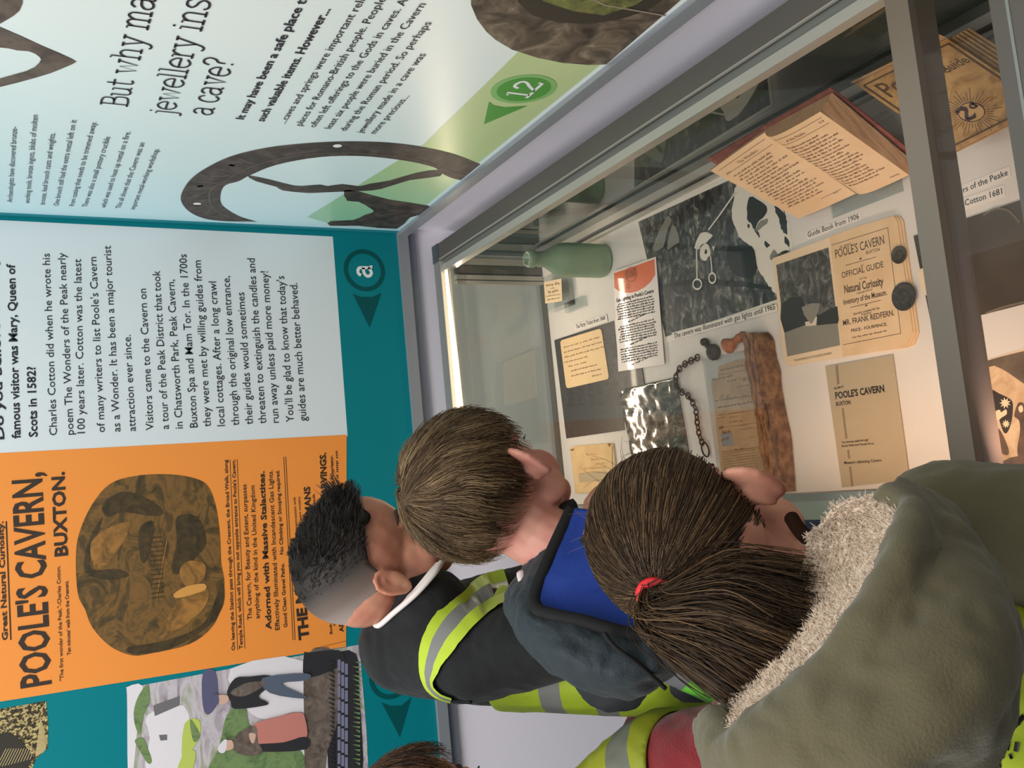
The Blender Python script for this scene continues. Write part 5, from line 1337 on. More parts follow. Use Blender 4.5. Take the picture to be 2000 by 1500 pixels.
def strands(name, parent, C, M, s, gen, mats, rad=.0006, seed=1, cap=None):
    """hair: gen(rnd) gives a list of local points for one strand and a shade index"""
    rnd = random.Random(seed); mb = MB()
    if cap is not None: mb.v = [tuple(p) for p in cap[0]]; mb.f = [list(t) for t in cap[1]]; mb.mi = [0] * len(mb.f); mb.sm = [True] * len(mb.f)
    for pts, shade, r in gen(rnd):
        P = [C + M @ (np.array(p, float) * s) for p in pts]
        k = len(P); mb.tube(P, [r * (1 - .6 * i / (k - 1)) for i in range(k)], 3, shade, cap=False)
    return mb.build(name, mats, parent)
SC = np.array((-.008, 0, .018)); SR = np.array((.0935, .0755, .0825))     # scalp ellipsoid
def on_scalp(d, k=1.0):
    d = np.array(d, float); d /= np.linalg.norm(d / SR); return SC + d * k
def scalp_cap(C, M, s, inside, k=1.0, n=90, lump=0.0):
    """shell over the part of the scalp where inside(local direction) holds"""
    vs = []; ok = []
    nu, nv = n, n // 2
    for i in range(nv + 1):
        th = math.pi * i / nv
        for j in range(nu):
            a = 2 * math.pi * j / nu; d = np.array((math.sin(th) * math.cos(a), math.sin(th) * math.sin(a), math.cos(th)))
            p = SC + d * SR * (k + lump * noise.noise(Vector(d * 4.0)))
            vs.append(C + M @ (p * s)); ok.append(inside(d))
    fs = [(i * nu + j, (i + 1) * nu + j, (i + 1) * nu + (j + 1) % nu, i * nu + (j + 1) % nu) for i in range(nv) for j in range(nu)]
    v, f, _ = keep(np.array(vs), fs, ok, 6)
    return thicken(v, f, .004 * s)
def flow_strand(d0, target, n, step, lift0, lift1, rnd, wob=.0):
    """strand lying along the scalp from direction d0 towards 'target' (a local point)"""
    p = on_scalp(d0); pts = []
    for i in range(n):
        t = i / (n - 1); k = 1 + lift0 + (lift1 - lift0) * t
        q = SC + (p - SC) * k
        pts.append(q + np.array([rnd.gauss(0, wob) for _ in range(3)]) * t)
        nrm = (p - SC) / SR ** 2; nrm /= np.linalg.norm(nrm)
        dv = (target(p) if callable(target) else np.array(target) - p)
        dv = dv - nrm * np.dot(dv, nrm); dv /= (np.linalg.norm(dv) + 1e-9)
        p = on_scalp(p + dv * step - SC)
    return pts

# hi-vis fabric: yellow with two bands round the body and one over each shoulder, laid out in the wearer's own directions
def hivis(name, base, axis, side, o0, col=(172, 190, 36), grey=(112, 112, 118), bands=((.10, .148), (.20, .248)), brace=(.078, .112)):
    m = bpy.data.materials.new(name); m.use_nodes = True
    nt = m.node_tree; N = nt.nodes; L = nt.links; p = N['Principled BSDF']; p.inputs['Roughness'].default_value = .6
    tc = N.new('ShaderNodeTexCoord')
    def coord(vec, off):
        d = N.new('ShaderNodeVectorMath'); d.operation = 'DOT_PRODUCT'; L.new(tc.outputs['Object'], d.inputs[0]); d.inputs[1].default_value = tuple(vec)
        a = N.new('ShaderNodeMath'); a.operation = 'ADD'; L.new(d.outputs['Value'], a.inputs[0]); a.inputs[1].default_value = off; return a.outputs[0]
    def inside(x, lo, hi):
        a = N.new('ShaderNodeMath'); a.operation = 'GREATER_THAN'; L.new(x, a.inputs[0]); a.inputs[1].default_value = lo
        b = N.new('ShaderNodeMath'); b.operation = 'LESS_THAN'; L.new(x, b.inputs[0]); b.inputs[1].default_value = hi
        c = N.new('ShaderNodeMath'); c.operation = 'MULTIPLY'; L.new(a.outputs[0], c.inputs[0]); L.new(b.outputs[0], c.inputs[1]); return c.outputs[0]
    off = np.array(o0) - np.array(base)
    t = coord(axis, float(np.dot(axis, off))); s_ = coord(side, float(np.dot(side, off)))
    ab = N.new('ShaderNodeMath'); ab.operation = 'ABSOLUTE'; L.new(s_, ab.inputs[0])
    parts = [inside(t, *b) for b in bands]
    if brace: parts.append(inside(ab.outputs[0], *brace))
    cur = parts[0]
    for q in parts[1:]:
        mx = N.new('ShaderNodeMath'); mx.operation = 'MAXIMUM'; L.new(cur, mx.inputs[0]); L.new(q, mx.inputs[1]); cur = mx.outputs[0]
    mix = N.new('ShaderNodeMix'); mix.data_type = 'RGBA'; L.new(cur, mix.inputs[0])
    mix.inputs[6].default_value = lin(col); mix.inputs[7].default_value = lin(grey)
    L.new(mix.outputs[2], p.inputs['Base Color'])
    return m
def unit(v): v = np.array(v, float); return v / np.linalg.norm(v)

def legs_of(hip, side, fwd, foot):
    out = []
    for k in (-1, 1):
        hp = hip + side * .055 * k - np.array((0, 0, .03)); an = foot + side * .075 * k; an[2] = .065
        kn = (hp + an) / 2 + unit((fwd[0], fwd[1], 0)) * .05; toe = an + unit((fwd[0], fwd[1], 0)) * .12; toe[2] = .028
        out.append((hp, kn, an, toe))
    return out
def trousers(parent, hip, legs, m, k=1.0):
    B_ = Blob(); B_.chain([(hip + np.array((0, 0, .06)), .088 * k), (hip, .100 * k)])
    for hp, kn, an, toe in legs: B_.chain([(hp, .086 * k), ((hp + kn) / 2, .076 * k), (kn, .064), (an + np.array((0, 0, .03)), .054)])
    v, f = B_.fuse(.008, 4); v = fold(v, f, .005, 22, 3); mesh_obj('trousers', v, f, m, parent)
    for hp, kn, an, toe in legs:
        B_ = Blob(); d = unit((toe - an) * np.array((1, 1, 0)))
        B_.chain([(an * np.array((1, 1, 0)) + np.array((0, 0, .045)) - d * .015, .036), ((an + toe) / 2 * np.array((1, 1, 0)) + np.array((0, 0, .042)) + d * .01, .038), (toe * np.array((1, 1, 0)) + np.array((0, 0, .036)), .034)])
        v, f = B_.fuse(.007, 3); v[:, 2] = np.maximum(v[:, 2], .004); mesh_obj('shoe', v, f, mat('black_shoe', (30, 30, 32), .5), parent)

# ------------------------------------------------------------------ hair generators
def rand_dir(rnd):
    while True:
        d = np.array([rnd.gauss(0, 1) for _ in range(3)]); n = np.linalg.norm(d)
        if n > .1: return d / n
# hair line: below this height there is skin
def hairline(d, front=.28, ear=-.05, nape=-.62):
    x = d[0]
    lim = ear + (front - ear) * max(0, x) ** .8 * 1.3 if x > 0 else ear + (nape - ear) * min(1, (-x) * 1.25)
    return d[2] > lim

# ================================================================== girl with ponytail (nearest)
def make_girl():
    C = np.array((-.068, .765, .872)); yaw, pitch, roll = 54, 38, 4; M = rotm(yaw, pitch, roll); s = 1.03
    fwd = np.array((math.cos(R_(yaw)), math.sin(R_(yaw)), 0)); side = np.array((math.sin(R_(yaw)), -math.cos(R_(yaw)), 0))   # side = her right
    nb = np.array((-.165, .672, .770)); chest = np.array((-.225, .615, .690)); belly = np.array((-.315, .535, .600)); hip = np.array((-.40, .455, .545))
    shR = nb + side * .115 + np.array((-.005, -.01, -.055)); shL = nb - side * .115 + np.array((-.005, -.01, -.055))
    elR = np.array((-.100, .425, .665)); wrR = np.array((-.070, .440, .605)); hdR = np.array((-.052, .490, .578))
    elL = np.array((-.285, .700, .600)); wrL = np.array((-.165, .700, .592)); hdL = np.array((-.108, .735, .576))
    legs = legs_of(hip, side, fwd, np.array((-.40, .44, 0)))
    v, f = body_blob(C, M, nb, chest, belly, hip, [(shR, elR, wrR, hdR, (0, 0, 1), 1), (shL, elL, wrL, hdL, (0, 0, 1), -1)], legs, s, .98, 54).fuse(.0036, 2)
    P = mesh_obj('person', v, f, skin('skin_girl', (208, 150, 126), (188, 124, 104)), None, org=(hip[0], hip[1], 0))
    tag(P, 'person with brown ponytail and red hair tie, olive coat with fleece-lined hood', 'person')
    eyes(P, C, M, s)
    # hair pulled back to the tie
    tie = np.array((-.098, .004, .030))
    hm = [mat('brown_hair_root', (58, 42, 28), .62, spec=.25), mat('brown_hair', (84, 62, 40), .5, spec=.35), mat('brown_hair_light', (120, 92, 62), .45, spec=.4), mat('brown_hair_dark', (52, 38, 26), .55, spec=.3)]
    inside = lambda d: hairline(d, .42, -.30 if d[0] > -.05 else -.78, -.97)
    cap = scalp_cap(C, M, s, inside, 1.045, 90)
    def gen(rnd):
        out = []; n = 0
        while n < 6500:
            d = rand_dir(rnd)
            if not inside(d): continue
            p0 = on_scalp(d); L_ = np.linalg.norm(p0 - tie)
            k = max(4, int(L_ / .0085))
            lf = rnd.uniform(.045, .09)
            pts = flow_strand(d, tie, k, .0085, lf, .03 + rnd.random() * .05, rnd, .0006)
            if rnd.random() < .03: pts = [q + np.array((0, 0, 1)) * .004 * i / k for i, q in enumerate(pts)]
            out.append((pts, rnd.choice((1, 1, 2, 3, 3, 0)), .00055)); n += 1
        for _ in range(70):     # loose wisps round the hair line
            d = unit((rnd.uniform(.3, .9), rnd.uniform(-.8, .8), rnd.uniform(.3, 1)))
            p0 = on_scalp(d, 1.06); up = unit(p0 - SC); dr = unit(np.array((rnd.gauss(0, 1), rnd.gauss(0, 1), rnd.gauss(0, 1))))
            pts = [p0 + up * (.006 * i) * (1 - .08 * i) + dr * .0022 * i * (1 + .2 * i) for i in range(6)]
            out.append((pts, 2, .00035))
        return out
    hair = strands('hair', P, C, M, s, gen, hm, cap=cap, seed=3)
    # ponytail: locks falling from the tie
    g = lambda p: C + M @ (np.array(p, float) * s)
    T0 = g(tie + np.array((-.012, 0, 0)))
    lock_ends = [(pd(1574, 1100, .868), .03), (pd(1592, 1158, .835), .03), (pd(1560, 1210, .80), .035), (pd(1540, 1250, .79), .03), (pd(1530, 1290, .79), .03), (pd(1500, 1330, .80), .03), (pd(1470, 1350, .80), .03), (pd(1440, 1362, .81), .025), (pd(1400, 1330, .83), .02)]
    mids = [pd(1430, 1096, .868), pd(1440, 1148, .845), pd(1420, 1180, .81), pd(1415, 1205, .80), pd(1405, 1230, .80), pd(1390, 1250, .81), pd(1370, 1265, .82), pd(1345, 1275, .83), pd(1330, 1265, .85)]
    def tail(rnd):
        out = []
        Mi = M.T
        for _ in range(4200):
            u = rnd.random() * (len(mids) - 1); i = int(u); t = u - i
            e = lock_ends[i][0] * (1 - t) + lock_ends[min(i + 1, len(mids) - 1)][0] * t; m_ = mids[i] * (1 - t) + mids[min(i + 1, len(mids) - 1)] * t
            j = np.array([rnd.gauss(0, 1) for _ in range(3)])
            a = T0 + j * .0048; m2 = m_ + j * .0085 + (m_ - e) * 0; e2 = e + j * .006 + (m_ - e) * rnd.uniform(-.1, .45)
            b = a + (m2 - a) * .35 + M @ np.array((-.014, 0, .006)) * (1 + .3 * j[2])
            curl = unit(M @ np.array((1, 0, 0))) * rnd.uniform(.0, .018)
            pts = smooth_path([a, b, m2, e2, e2 + (e2 - m2) * .10 + curl * .5], 4)
            out.append(([Mi @ (p - C) / s for p in pts], rnd.choice((1, 1, 2, 3, 3, 0)), .0006))
        return out
    body = Blob()
    for i in (1, 3, 5, 7): body.chain([(T0, .009), (T0 * .45 + mids[i] * .55 + M @ np.array((-.008, 0, 0)), .013), (mids[i], .015), (mids[i] * .35 + lock_ends[i][0] * .65, .012)])
    vb, fb = body.fuse(.0045, 3)
    strands('ponytail', P, C, M, s, tail, hm, cap=(vb, fb), seed=8)
    # hair tie
    mb = MB(); c = g(tie + np.array((-.010, 0, .0))); ax = unit(M @ np.array((-1, 0, .10))); u = unit(np.cross(ax, (0, 0, 1))); w = np.cross(ax, u)
    mb.tube([c + (.0145 * math.cos(t) * u + .0145 * math.sin(t) * w) for t in np.linspace(0, 2 * math.pi, 25)], .0050, 10, cap=False)
    mb.build('hair_tie', mat('red_hair_tie', (226, 34, 44), .6), P)
    # coat
    oc = mat('olive_cotton', (92, 84, 58), .8, bump=(420, .25), sheen=.2)
    K = Blob(); K.chain([(nb - np.array((.01, .01, .015)), .070), (chest, .122), (belly, .125), (hip, .128), (hip + np.array((-.02, -.02, -.10)), .125)])
    K.chain([(nb, .06), (shR, .064), ((shR + elR) / 2, .061), (elR, .056), (wrR, .038)]); K.chain([(nb, .06), (shL, .064), ((shL + elL) / 2, .061), (elL, .056), (wrL, .038)])
    v, f = K.fuse(.0055, 6); v = fold(v, f, .0042, 17, 2); v = fold(v, f, .0015, 48, 5); mesh_obj('coat', v, f, oc, P)
    # hi-vis vest over the coat
    axis = unit(belly - chest); K = Blob(); K.chain([(nb - np.array((.01, .01, .02)), .076), (chest, .132), (belly, .136), (hip, .139), (hip + np.array((-.01, -.01, -.06)), .139)])
    v, f = K.fuse(.0055, 4); v = fold(v, f, .003, 14, 6)
    sl = (v - chest) @ side; tl = (v - chest) @ axis
    mask = (np.abs(sl) < .125) & (tl < .30) & ((tl > .0) | (np.abs(sl) > .06)) & (tl > -.075)
    v, f, _ = keep(v, f, mask); v, f = thicken(v, f, .002)
    vest = mesh_obj('hi_vis_vest', v, f, hivis('hi_vis_girl', chest, axis, side, world_org[P.name], bands=((.12, .175), (.25, .29)), brace=(.092, .113)), P)
    # print on the back of the vest
    pr = MB()
    for a_, b_ in (((1952, 1446), (1951, 1462)), ((1969, 1448), (1966, 1465)), ((1987, 1450), (1984, 1468)), ((1942, 1476), (1950, 1470)), ((1956, 1476), (1962, 1477)), ((1971, 1478), (1977, 1477)), ((1925, 1496), (1940, 1492)), ((1949, 1488), (1951, 1500)), ((1968, 1430), (1974, 1426)), ((1984, 1415), (1990, 1411)), ((1972, 1428), (2000, 1398))):
        pr.tube([pd(*a_, .60), pd(*b_, .60)], .0013, 6)
    # lay the print onto the vest's surface
    bv = BVHTree.FromPolygons([Vector(p) for p in v], f)
    nv = []
    for p in pr.v:
        d = unit(np.array(p) - CAM); hit = bv.ray_cast(Vector(CAM), Vector(d))
        nv.append(tuple(np.array(hit[0]) - d * .0012 + (np.array(p) - CAM - d * np.dot(np.array(p) - CAM, d)) * 0) if hit[0] is not None else p)
    if all(bv.ray_cast(Vector(CAM), Vector(unit(np.array(p) - CAM)))[0] is not None for p in pr.v):
        pr.v = nv; pr.build('vest_print', mat('vest_ink', (34, 34, 24), .6), vest)
    else:
        print('VEST PRINT MISS')
    # hood: fleece lining, rim and outside
    rim = [pd(1722, 968, .815), pd(1752, 985, .795), pd(1768, 1010, .775), pd(1752, 1075, .745), pd(1715, 1150, .725), pd(1655, 1230, .715), pd(1590, 1300, .715), pd(1520, 1372, .72), pd(1460, 1425, .735), pd(1420, 1432, .765), pd(1400, 1400, .80)]
    bowl = [pd(1640, 985, .850), pd(1668, 1012, .845), pd(1688, 1045, .83), pd(1678, 1100, .82), pd(1640, 1160, .81), pd(1590, 1220, .80), pd(1530, 1285, .80), pd(1470, 1350, .805), pd(1440, 1390, .81), pd(1425, 1400, .82), pd(1415, 1390, .84)]
    neck = [pd(1568, 1062, .875), pd(1580, 1050, .875), pd(1590, 1060, .87), pd(1585, 1090, .865), pd(1575, 1120, .86), pd(1555, 1160, .86), pd(1530, 1210, .86), pd(1490, 1270, .86), pd(1460, 1320, .865), pd(1440, 1345, .87), pd(1425, 1350, .875)]
    fle = mat('cream_fleece', (226, 202, 178), .95, bump=(260, .8), sheen=.5)
    v, f = loft([neck, bowl, rim], 110, 14); v = fold(v, f, .0030, 60, 4); v = fold(v, f, .0016, 150, 9)
    v, f = thicken(v, f, -.004)
    fz = MB(); fz.v = [tuple(p) for p in v]; fz.f = [list(t) for t in f]; fz.mi = [0] * len(f); fz.sm = [True] * len(f)
    nrm = normals(v, f); rnd = random.Random(2)
    nup = len(v) // 2
    for _ in range(15000):
        i = rnd.randrange(nup, 2 * nup); n = nrm[i] if np.dot(nrm[i], CAM - v[i]) > 0 else -nrm[i]
        j = np.array([rnd.gauss(0, 1) for _ in range(3)]) * .0022
        fz.tube([v[i], v[i] + n * .0018 + j * .4, v[i] + n * .0026 + j * .8], [.0005, .0004, .0002], 3, cap=False)
    fz.build('hood_lining', fle, P)
    lip = [p + (p - b) * .22 for p, b in zip(rim, bowl)]
    drop = [pd(1752, 950, .85), pd(1800, 985, .83), pd(1822, 1040, .79), pd(1818, 1110, .745), pd(1790, 1200, .705), pd(1740, 1290, .685), pd(1660, 1370, .68), pd(1570, 1440, .685), pd(1480, 1480, .705), pd(1405, 1470, .75), pd(1385, 1415, .81)]
    low = [pd(1765, 960, .875), pd(1840, 1000, .85), pd(1880, 1060, .80), pd(1910, 1150, .745), pd(1925, 1260, .70), pd(1890, 1370, .675), pd(1800, 1455, .67), pd(1690, 1520, .675), pd(1560, 1560, .70), pd(1440, 1530, .75), pd(1385, 1440, .82)]
    end = [pd(1760, 968, .90), pd(1850, 1010, .88), pd(1915, 1080, .84), pd(1958, 1170, .79), pd(1968, 1290, .75), pd(1950, 1410, .735), pd(1880, 1530, .73), pd(1750, 1600, .735), pd(1590, 1640, .75), pd(1450, 1590, .79), pd(1390, 1455, .85)]
    v, f = loft([rim, lip, drop, low, end], 120, 12)
    v = fold(v, f, .0085, 12, 12); v = fold(v, f, .0045, 26, 3); v, f = thicken(v, f, -.006)
    hood = mesh_obj('hood', v, f, oc, P)
    # stitched rim seam
    sm_ = MB(); sm_.tube(smooth_path([r_ * .35 + d_ * .65 + (CAM - d_) * .006 for r_, d_ in zip(lip, drop)], 6), .0014, 6); sm_.build('hood_seam', mat('olive_seam', (74, 76, 58), .85), hood)
    rb = MB(); rb.tube(smooth_path(rim, 6), .0042, 8); rb.build('hood_edge', oc, hood)
    cl = MB(); cl.tube(smooth_path([pd(1546, 1012, .925), pd(1562, 1036, .905), pd(1580, 1052, .89), pd(1600, 1062, .875)], 5), [.007] * 15 + [.006], 12); cl.build('dark_collar', mat('dark_brown_knit', (40, 22, 14), .95, spec=.1), P)
    trousers(P, hip, legs, mat('grey_school_trousers', (56, 58, 62), .8))
make_girl()


# ================================================================== boy with light brown hair (middle)
def make_middle_boy():
    C = np.array((.004, 1.135, .922)); yaw, pitch, roll = 40, 40, 8; M = rotm(yaw, pitch, roll); s = 1.03
    fwd = np.array((math.cos(R_(yaw)), math.sin(R_(yaw)), 0)); side = np.array((math.sin(R_(yaw)), -math.cos(R_(yaw)), 0))
    nb = np.array((-.100, 1.045, .835)); chest = np.array((-.140, .985, .745)); belly = np.array((-.210, .92, .640)); hip = np.array((-.275, .86, .550))
    shR = nb + side * .11 + np.array((-.02, -.02, -.055)); shL = nb - side * .11 + np.array((-.02, -.02, -.055))
    elR = np.array((-.150, 1.00, .650)); wrR = np.array((-.105, 1.065, .602)); hdR = np.array((-.068, 1.105, .577))
    elL = np.array((-.15, 1.16, .640)); wrL = np.array((-.09, 1.20, .592)); hdL = np.array((-.055, 1.235, .572))
    legs = legs_of(hip, side, fwd, np.array((-.275, .85, 0)))
    v, f = body_blob(C, M, nb, chest, belly, hip, [(shR, elR, wrR, hdR, (0, 0, 1), 1), (shL, elL, wrL, hdL, (0, 0, 1), -1)], legs, s, .98, 54).fuse(.0036, 2)
    P = mesh_obj('person', v, f, skin('skin_fair', (206, 150, 132), (190, 126, 112)), None, org=(hip[0], hip[1], 0))
    tag(P, 'person with tousled light brown hair, navy coat with blue-lined hood, bending over the glass', 'person')
    eyes(P, C, M, s)
    hm = [mat('light_brown_root', (84, 66, 48), .6, spec=.25), mat('light_brown_hair', (116, 92, 64), .5, spec=.35), mat('light_brown_pale', (146, 120, 88), .48, spec=.4), mat('light_brown_dark', (78, 60, 42), .55, spec=.3), mat('clipped_nape', (128, 120, 106), .6, spec=.3)]
    inside = lambda d: hairline(d, .38, -.14 if d[0] > -.15 else -.50, -.90)
    cap = scalp_cap(C, M, s, inside, 1.09, 90, .05)
    whorl = np.array((-.062, .012, .078))
    def flow(p):
        r = p - whorl; n = (p - SC) / SR ** 2; n /= np.linalg.norm(n)
        swirl = np.cross(n, r); d = unit(r) + .55 * unit(swirl) * math.exp(-np.linalg.norm(r) / .06)
        d = d + np.array((.25, -.1, -.55)) * min(1, np.linalg.norm(r) / .06)
        q = Vector(p * 34); return d + .55 * np.array((noise.noise(q), noise.noise(q + Vector((9, 1, 4))), noise.noise(q + Vector((2, 7, 8)))))
    def gen(rnd):
        out = []; n = 0
        while n < 6500:
            d = rand_dir(rnd)
            if not inside(d): continue
            low = d[2] < -.45 and d[0] < 0
            tuft = noise.noise(Vector(d * 5)); L_ = rnd.randint(4, 6) if low else rnd.randint(6, 9)
            l0 = rnd.uniform(.02, .05) if low else rnd.uniform(.06, .13) + .05 * tuft
            pts = flow_strand(d, flow, L_, .0055, l0, l0 + (.02 if low else rnd.uniform(.02, .10)), rnd, .0008)
            sh = rnd.choice((4, 4, 1, 2)) if low else (rnd.choice((1, 2, 2, 1)) if tuft > .12 else rnd.choice((1, 1, 3, 3, 0)))
            out.append((pts, sh, .00055)); n += 1
        for _ in range(60):      # fringe sticking out above the forehead
            d = unit((.75 + rnd.gauss(0, .06), -.05 + rnd.gauss(0, .16), .68)); p = on_scalp(d, 1.08)
            dr = unit((.75, -.02, .62)); out.append(([p + dr * .006 * i + np.array((0, 0, -.0009)) * i * i for i in range(6)], rnd.choice((1, 3)), .0006))
        return out
    strands('hair', P, C, M, s, gen, hm, cap=cap, seed=5)
    navy = mat('navy_coat', (20, 25, 32), .75, bump=(300, .3), sheen=.08); blue = mat('blue_lining', (14, 52, 140), .75, bump=(200, .15)); black = mat('black_binding', (11, 11, 13), .85)
    K = Blob(); K.chain([(nb - np.array((.02, .015, .012)), .064), (chest, .104), (belly, .106), (hip, .108), (hip - np.array((.01, .01, .08)), .108)])
    for sh, el, wr in ((shR, elR, wrR), (shL, elL, wrL)): K.chain([(nb - np.array((.02, .01, .02)), .055), (sh, .060), ((sh + el) / 2, .057), (el, .052), (wr, .036)])
    v, f = K.fuse(.0055, 5); v = fold(v, f, .004, 18, 7); mesh_obj('coat', v, f, navy, P)
    axis = unit(belly - chest); K = Blob(); K.chain([(nb - np.array((.02, .02, .02)), .07), (chest, .114), (belly, .117), (hip, .119), (hip - np.array((.01, .01, .05)), .119)])
    v, f = K.fuse(.0055, 4); v = fold(v, f, .003, 15, 2); sl = (v - chest) @ side; tl = (v - chest) @ axis
    v, f, _ = keep(v, f, (np.abs(sl) < .118) & (tl < .27) & ((tl > .02) | (np.abs(sl) > .06)) & (tl > -.06)); v, f = thicken(v, f, .002)
    mesh_obj('hi_vis_vest', v, f, hivis('hi_vis_lime', chest, axis, side, world_org[P.name], col=(128, 226, 70), grey=(132, 134, 138), bands=((.01, .055), (.16, .20)), brace=None), P)
    # hood hanging open behind the neck
    Lr = [pd(1116, 996, 1.215), pd(1092, 1048, 1.19), pd(1066, 1106, 1.17), pd(1046, 1160, 1.155), pd(1050, 1190, 1.140), pd(1082, 1202, 1.125), pd(1140, 1214, 1.11), pd(1210, 1234, 1.10), pd(1290, 1250, 1.10)]
    Mr = [pd(1160, 1000, 1.205), pd(1150, 1050, 1.185), pd(1140, 1100, 1.165), pd(1130, 1140, 1.155), pd(1130, 1165, 1.15), pd(1150, 1180, 1.14), pd(1190, 1195, 1.13), pd(1240, 1210, 1.12), pd(1300, 1225, 1.12)]
    Rr_ = [pd(1290, 1010, 1.20), pd(1300, 1040, 1.18), pd(1305, 1080, 1.165), pd(1305, 1110, 1.155), pd(1305, 1130, 1.15), pd(1310, 1150, 1.145), pd(1315, 1170, 1.14), pd(1320, 1190, 1.135), pd(1330, 1210, 1.13)]
    v, f = loft([Lr, Mr, Rr_], 70, 10); v = fold(v, f, .003, 20, 4); v, f = thicken(v, f, -.003); mesh_obj('hood_lining', v, f, blue, P)
    out1 = [pd(1098, 992, 1.235), pd(1066, 1048, 1.215), pd(1040, 1100, 1.195), pd(1014, 1150, 1.175), pd(1020, 1192, 1.145), pd(1062, 1222, 1.115), pd(1130, 1244, 1.095), pd(1210, 1266, 1.085), pd(1310, 1268, 1.09)]
    out2 = [pd(1094, 1000, 1.26), pd(1050, 1060, 1.25), pd(1020, 1105, 1.235), pd(992, 1150, 1.21), pd(1004, 1205, 1.17), pd(1052, 1262, 1.12), pd(1130, 1306, 1.095), pd(1220, 1326, 1.085), pd(1328, 1290, 1.10)]
    out3 = [pd(1096, 1010, 1.28), pd(1050, 1070, 1.28), pd(1016, 1118, 1.27), pd(984, 1160, 1.25), pd(994, 1222, 1.21), pd(1044, 1290, 1.165), pd(1130, 1345, 1.14), pd(1232, 1366, 1.135), pd(1334, 1312, 1.14)]
    out4 = [pd(1100, 1030, 1.30), pd(1060, 1090, 1.31), pd(1030, 1130, 1.30), pd(1000, 1170, 1.29), pd(1010, 1230, 1.26), pd(1060, 1290, 1.22), pd(1140, 1340, 1.20), pd(1235, 1356, 1.19), pd(1330, 1310, 1.18)]
    v, f = loft([Lr, out1, out2, out3, out4], 90, 10); v = fold(v, f, .0045, 22, 8); v = fold(v, f, .002, 55, 3); v, f = thicken(v, f, -.004)
    hood = mesh_obj('hood', v, f, mat('dark_teal_hood', (24, 37, 44), .7, bump=(260, .3), sheen=.1), P)
    rb = MB(); rb.tube(smooth_path(Lr, 6), .0085, 10); rb.build('hood_binding', black, hood)
    sm_ = MB(); sm_.tube(smooth_path([pd(1180, 1236, 1.083), pd(1200, 1262, 1.078), pd(1250, 1300, 1.083), pd(1300, 1345, 1.10)], 6), .0028, 6); sm_.build('hood_seam', black, hood)
    cb = MB(); pts = smooth_path([pd(1018, 1120, 1.215), pd(1024, 1145, 1.20), pd(1036, 1160, 1.19), pd(1052, 1160, 1.185), pd(1060, 1146, 1.19)], 5); cb.tube(pts, .0065, 8); cb.build('shirt_collar', mat('white_polo', (226, 216, 212), .7), P)
    ck = MB(); ck.tube(smooth_path([pd(1106, 1034, 1.235), pd(1098, 1014, 1.245), pd(1108, 996, 1.255), pd(1122, 990, 1.26)], 5), .012, 8); ck.build('coat_collar', black, P)
    trousers(P, hip, legs, mat('grey_school_trousers', (56, 58, 62), .8))
make_middle_boy()

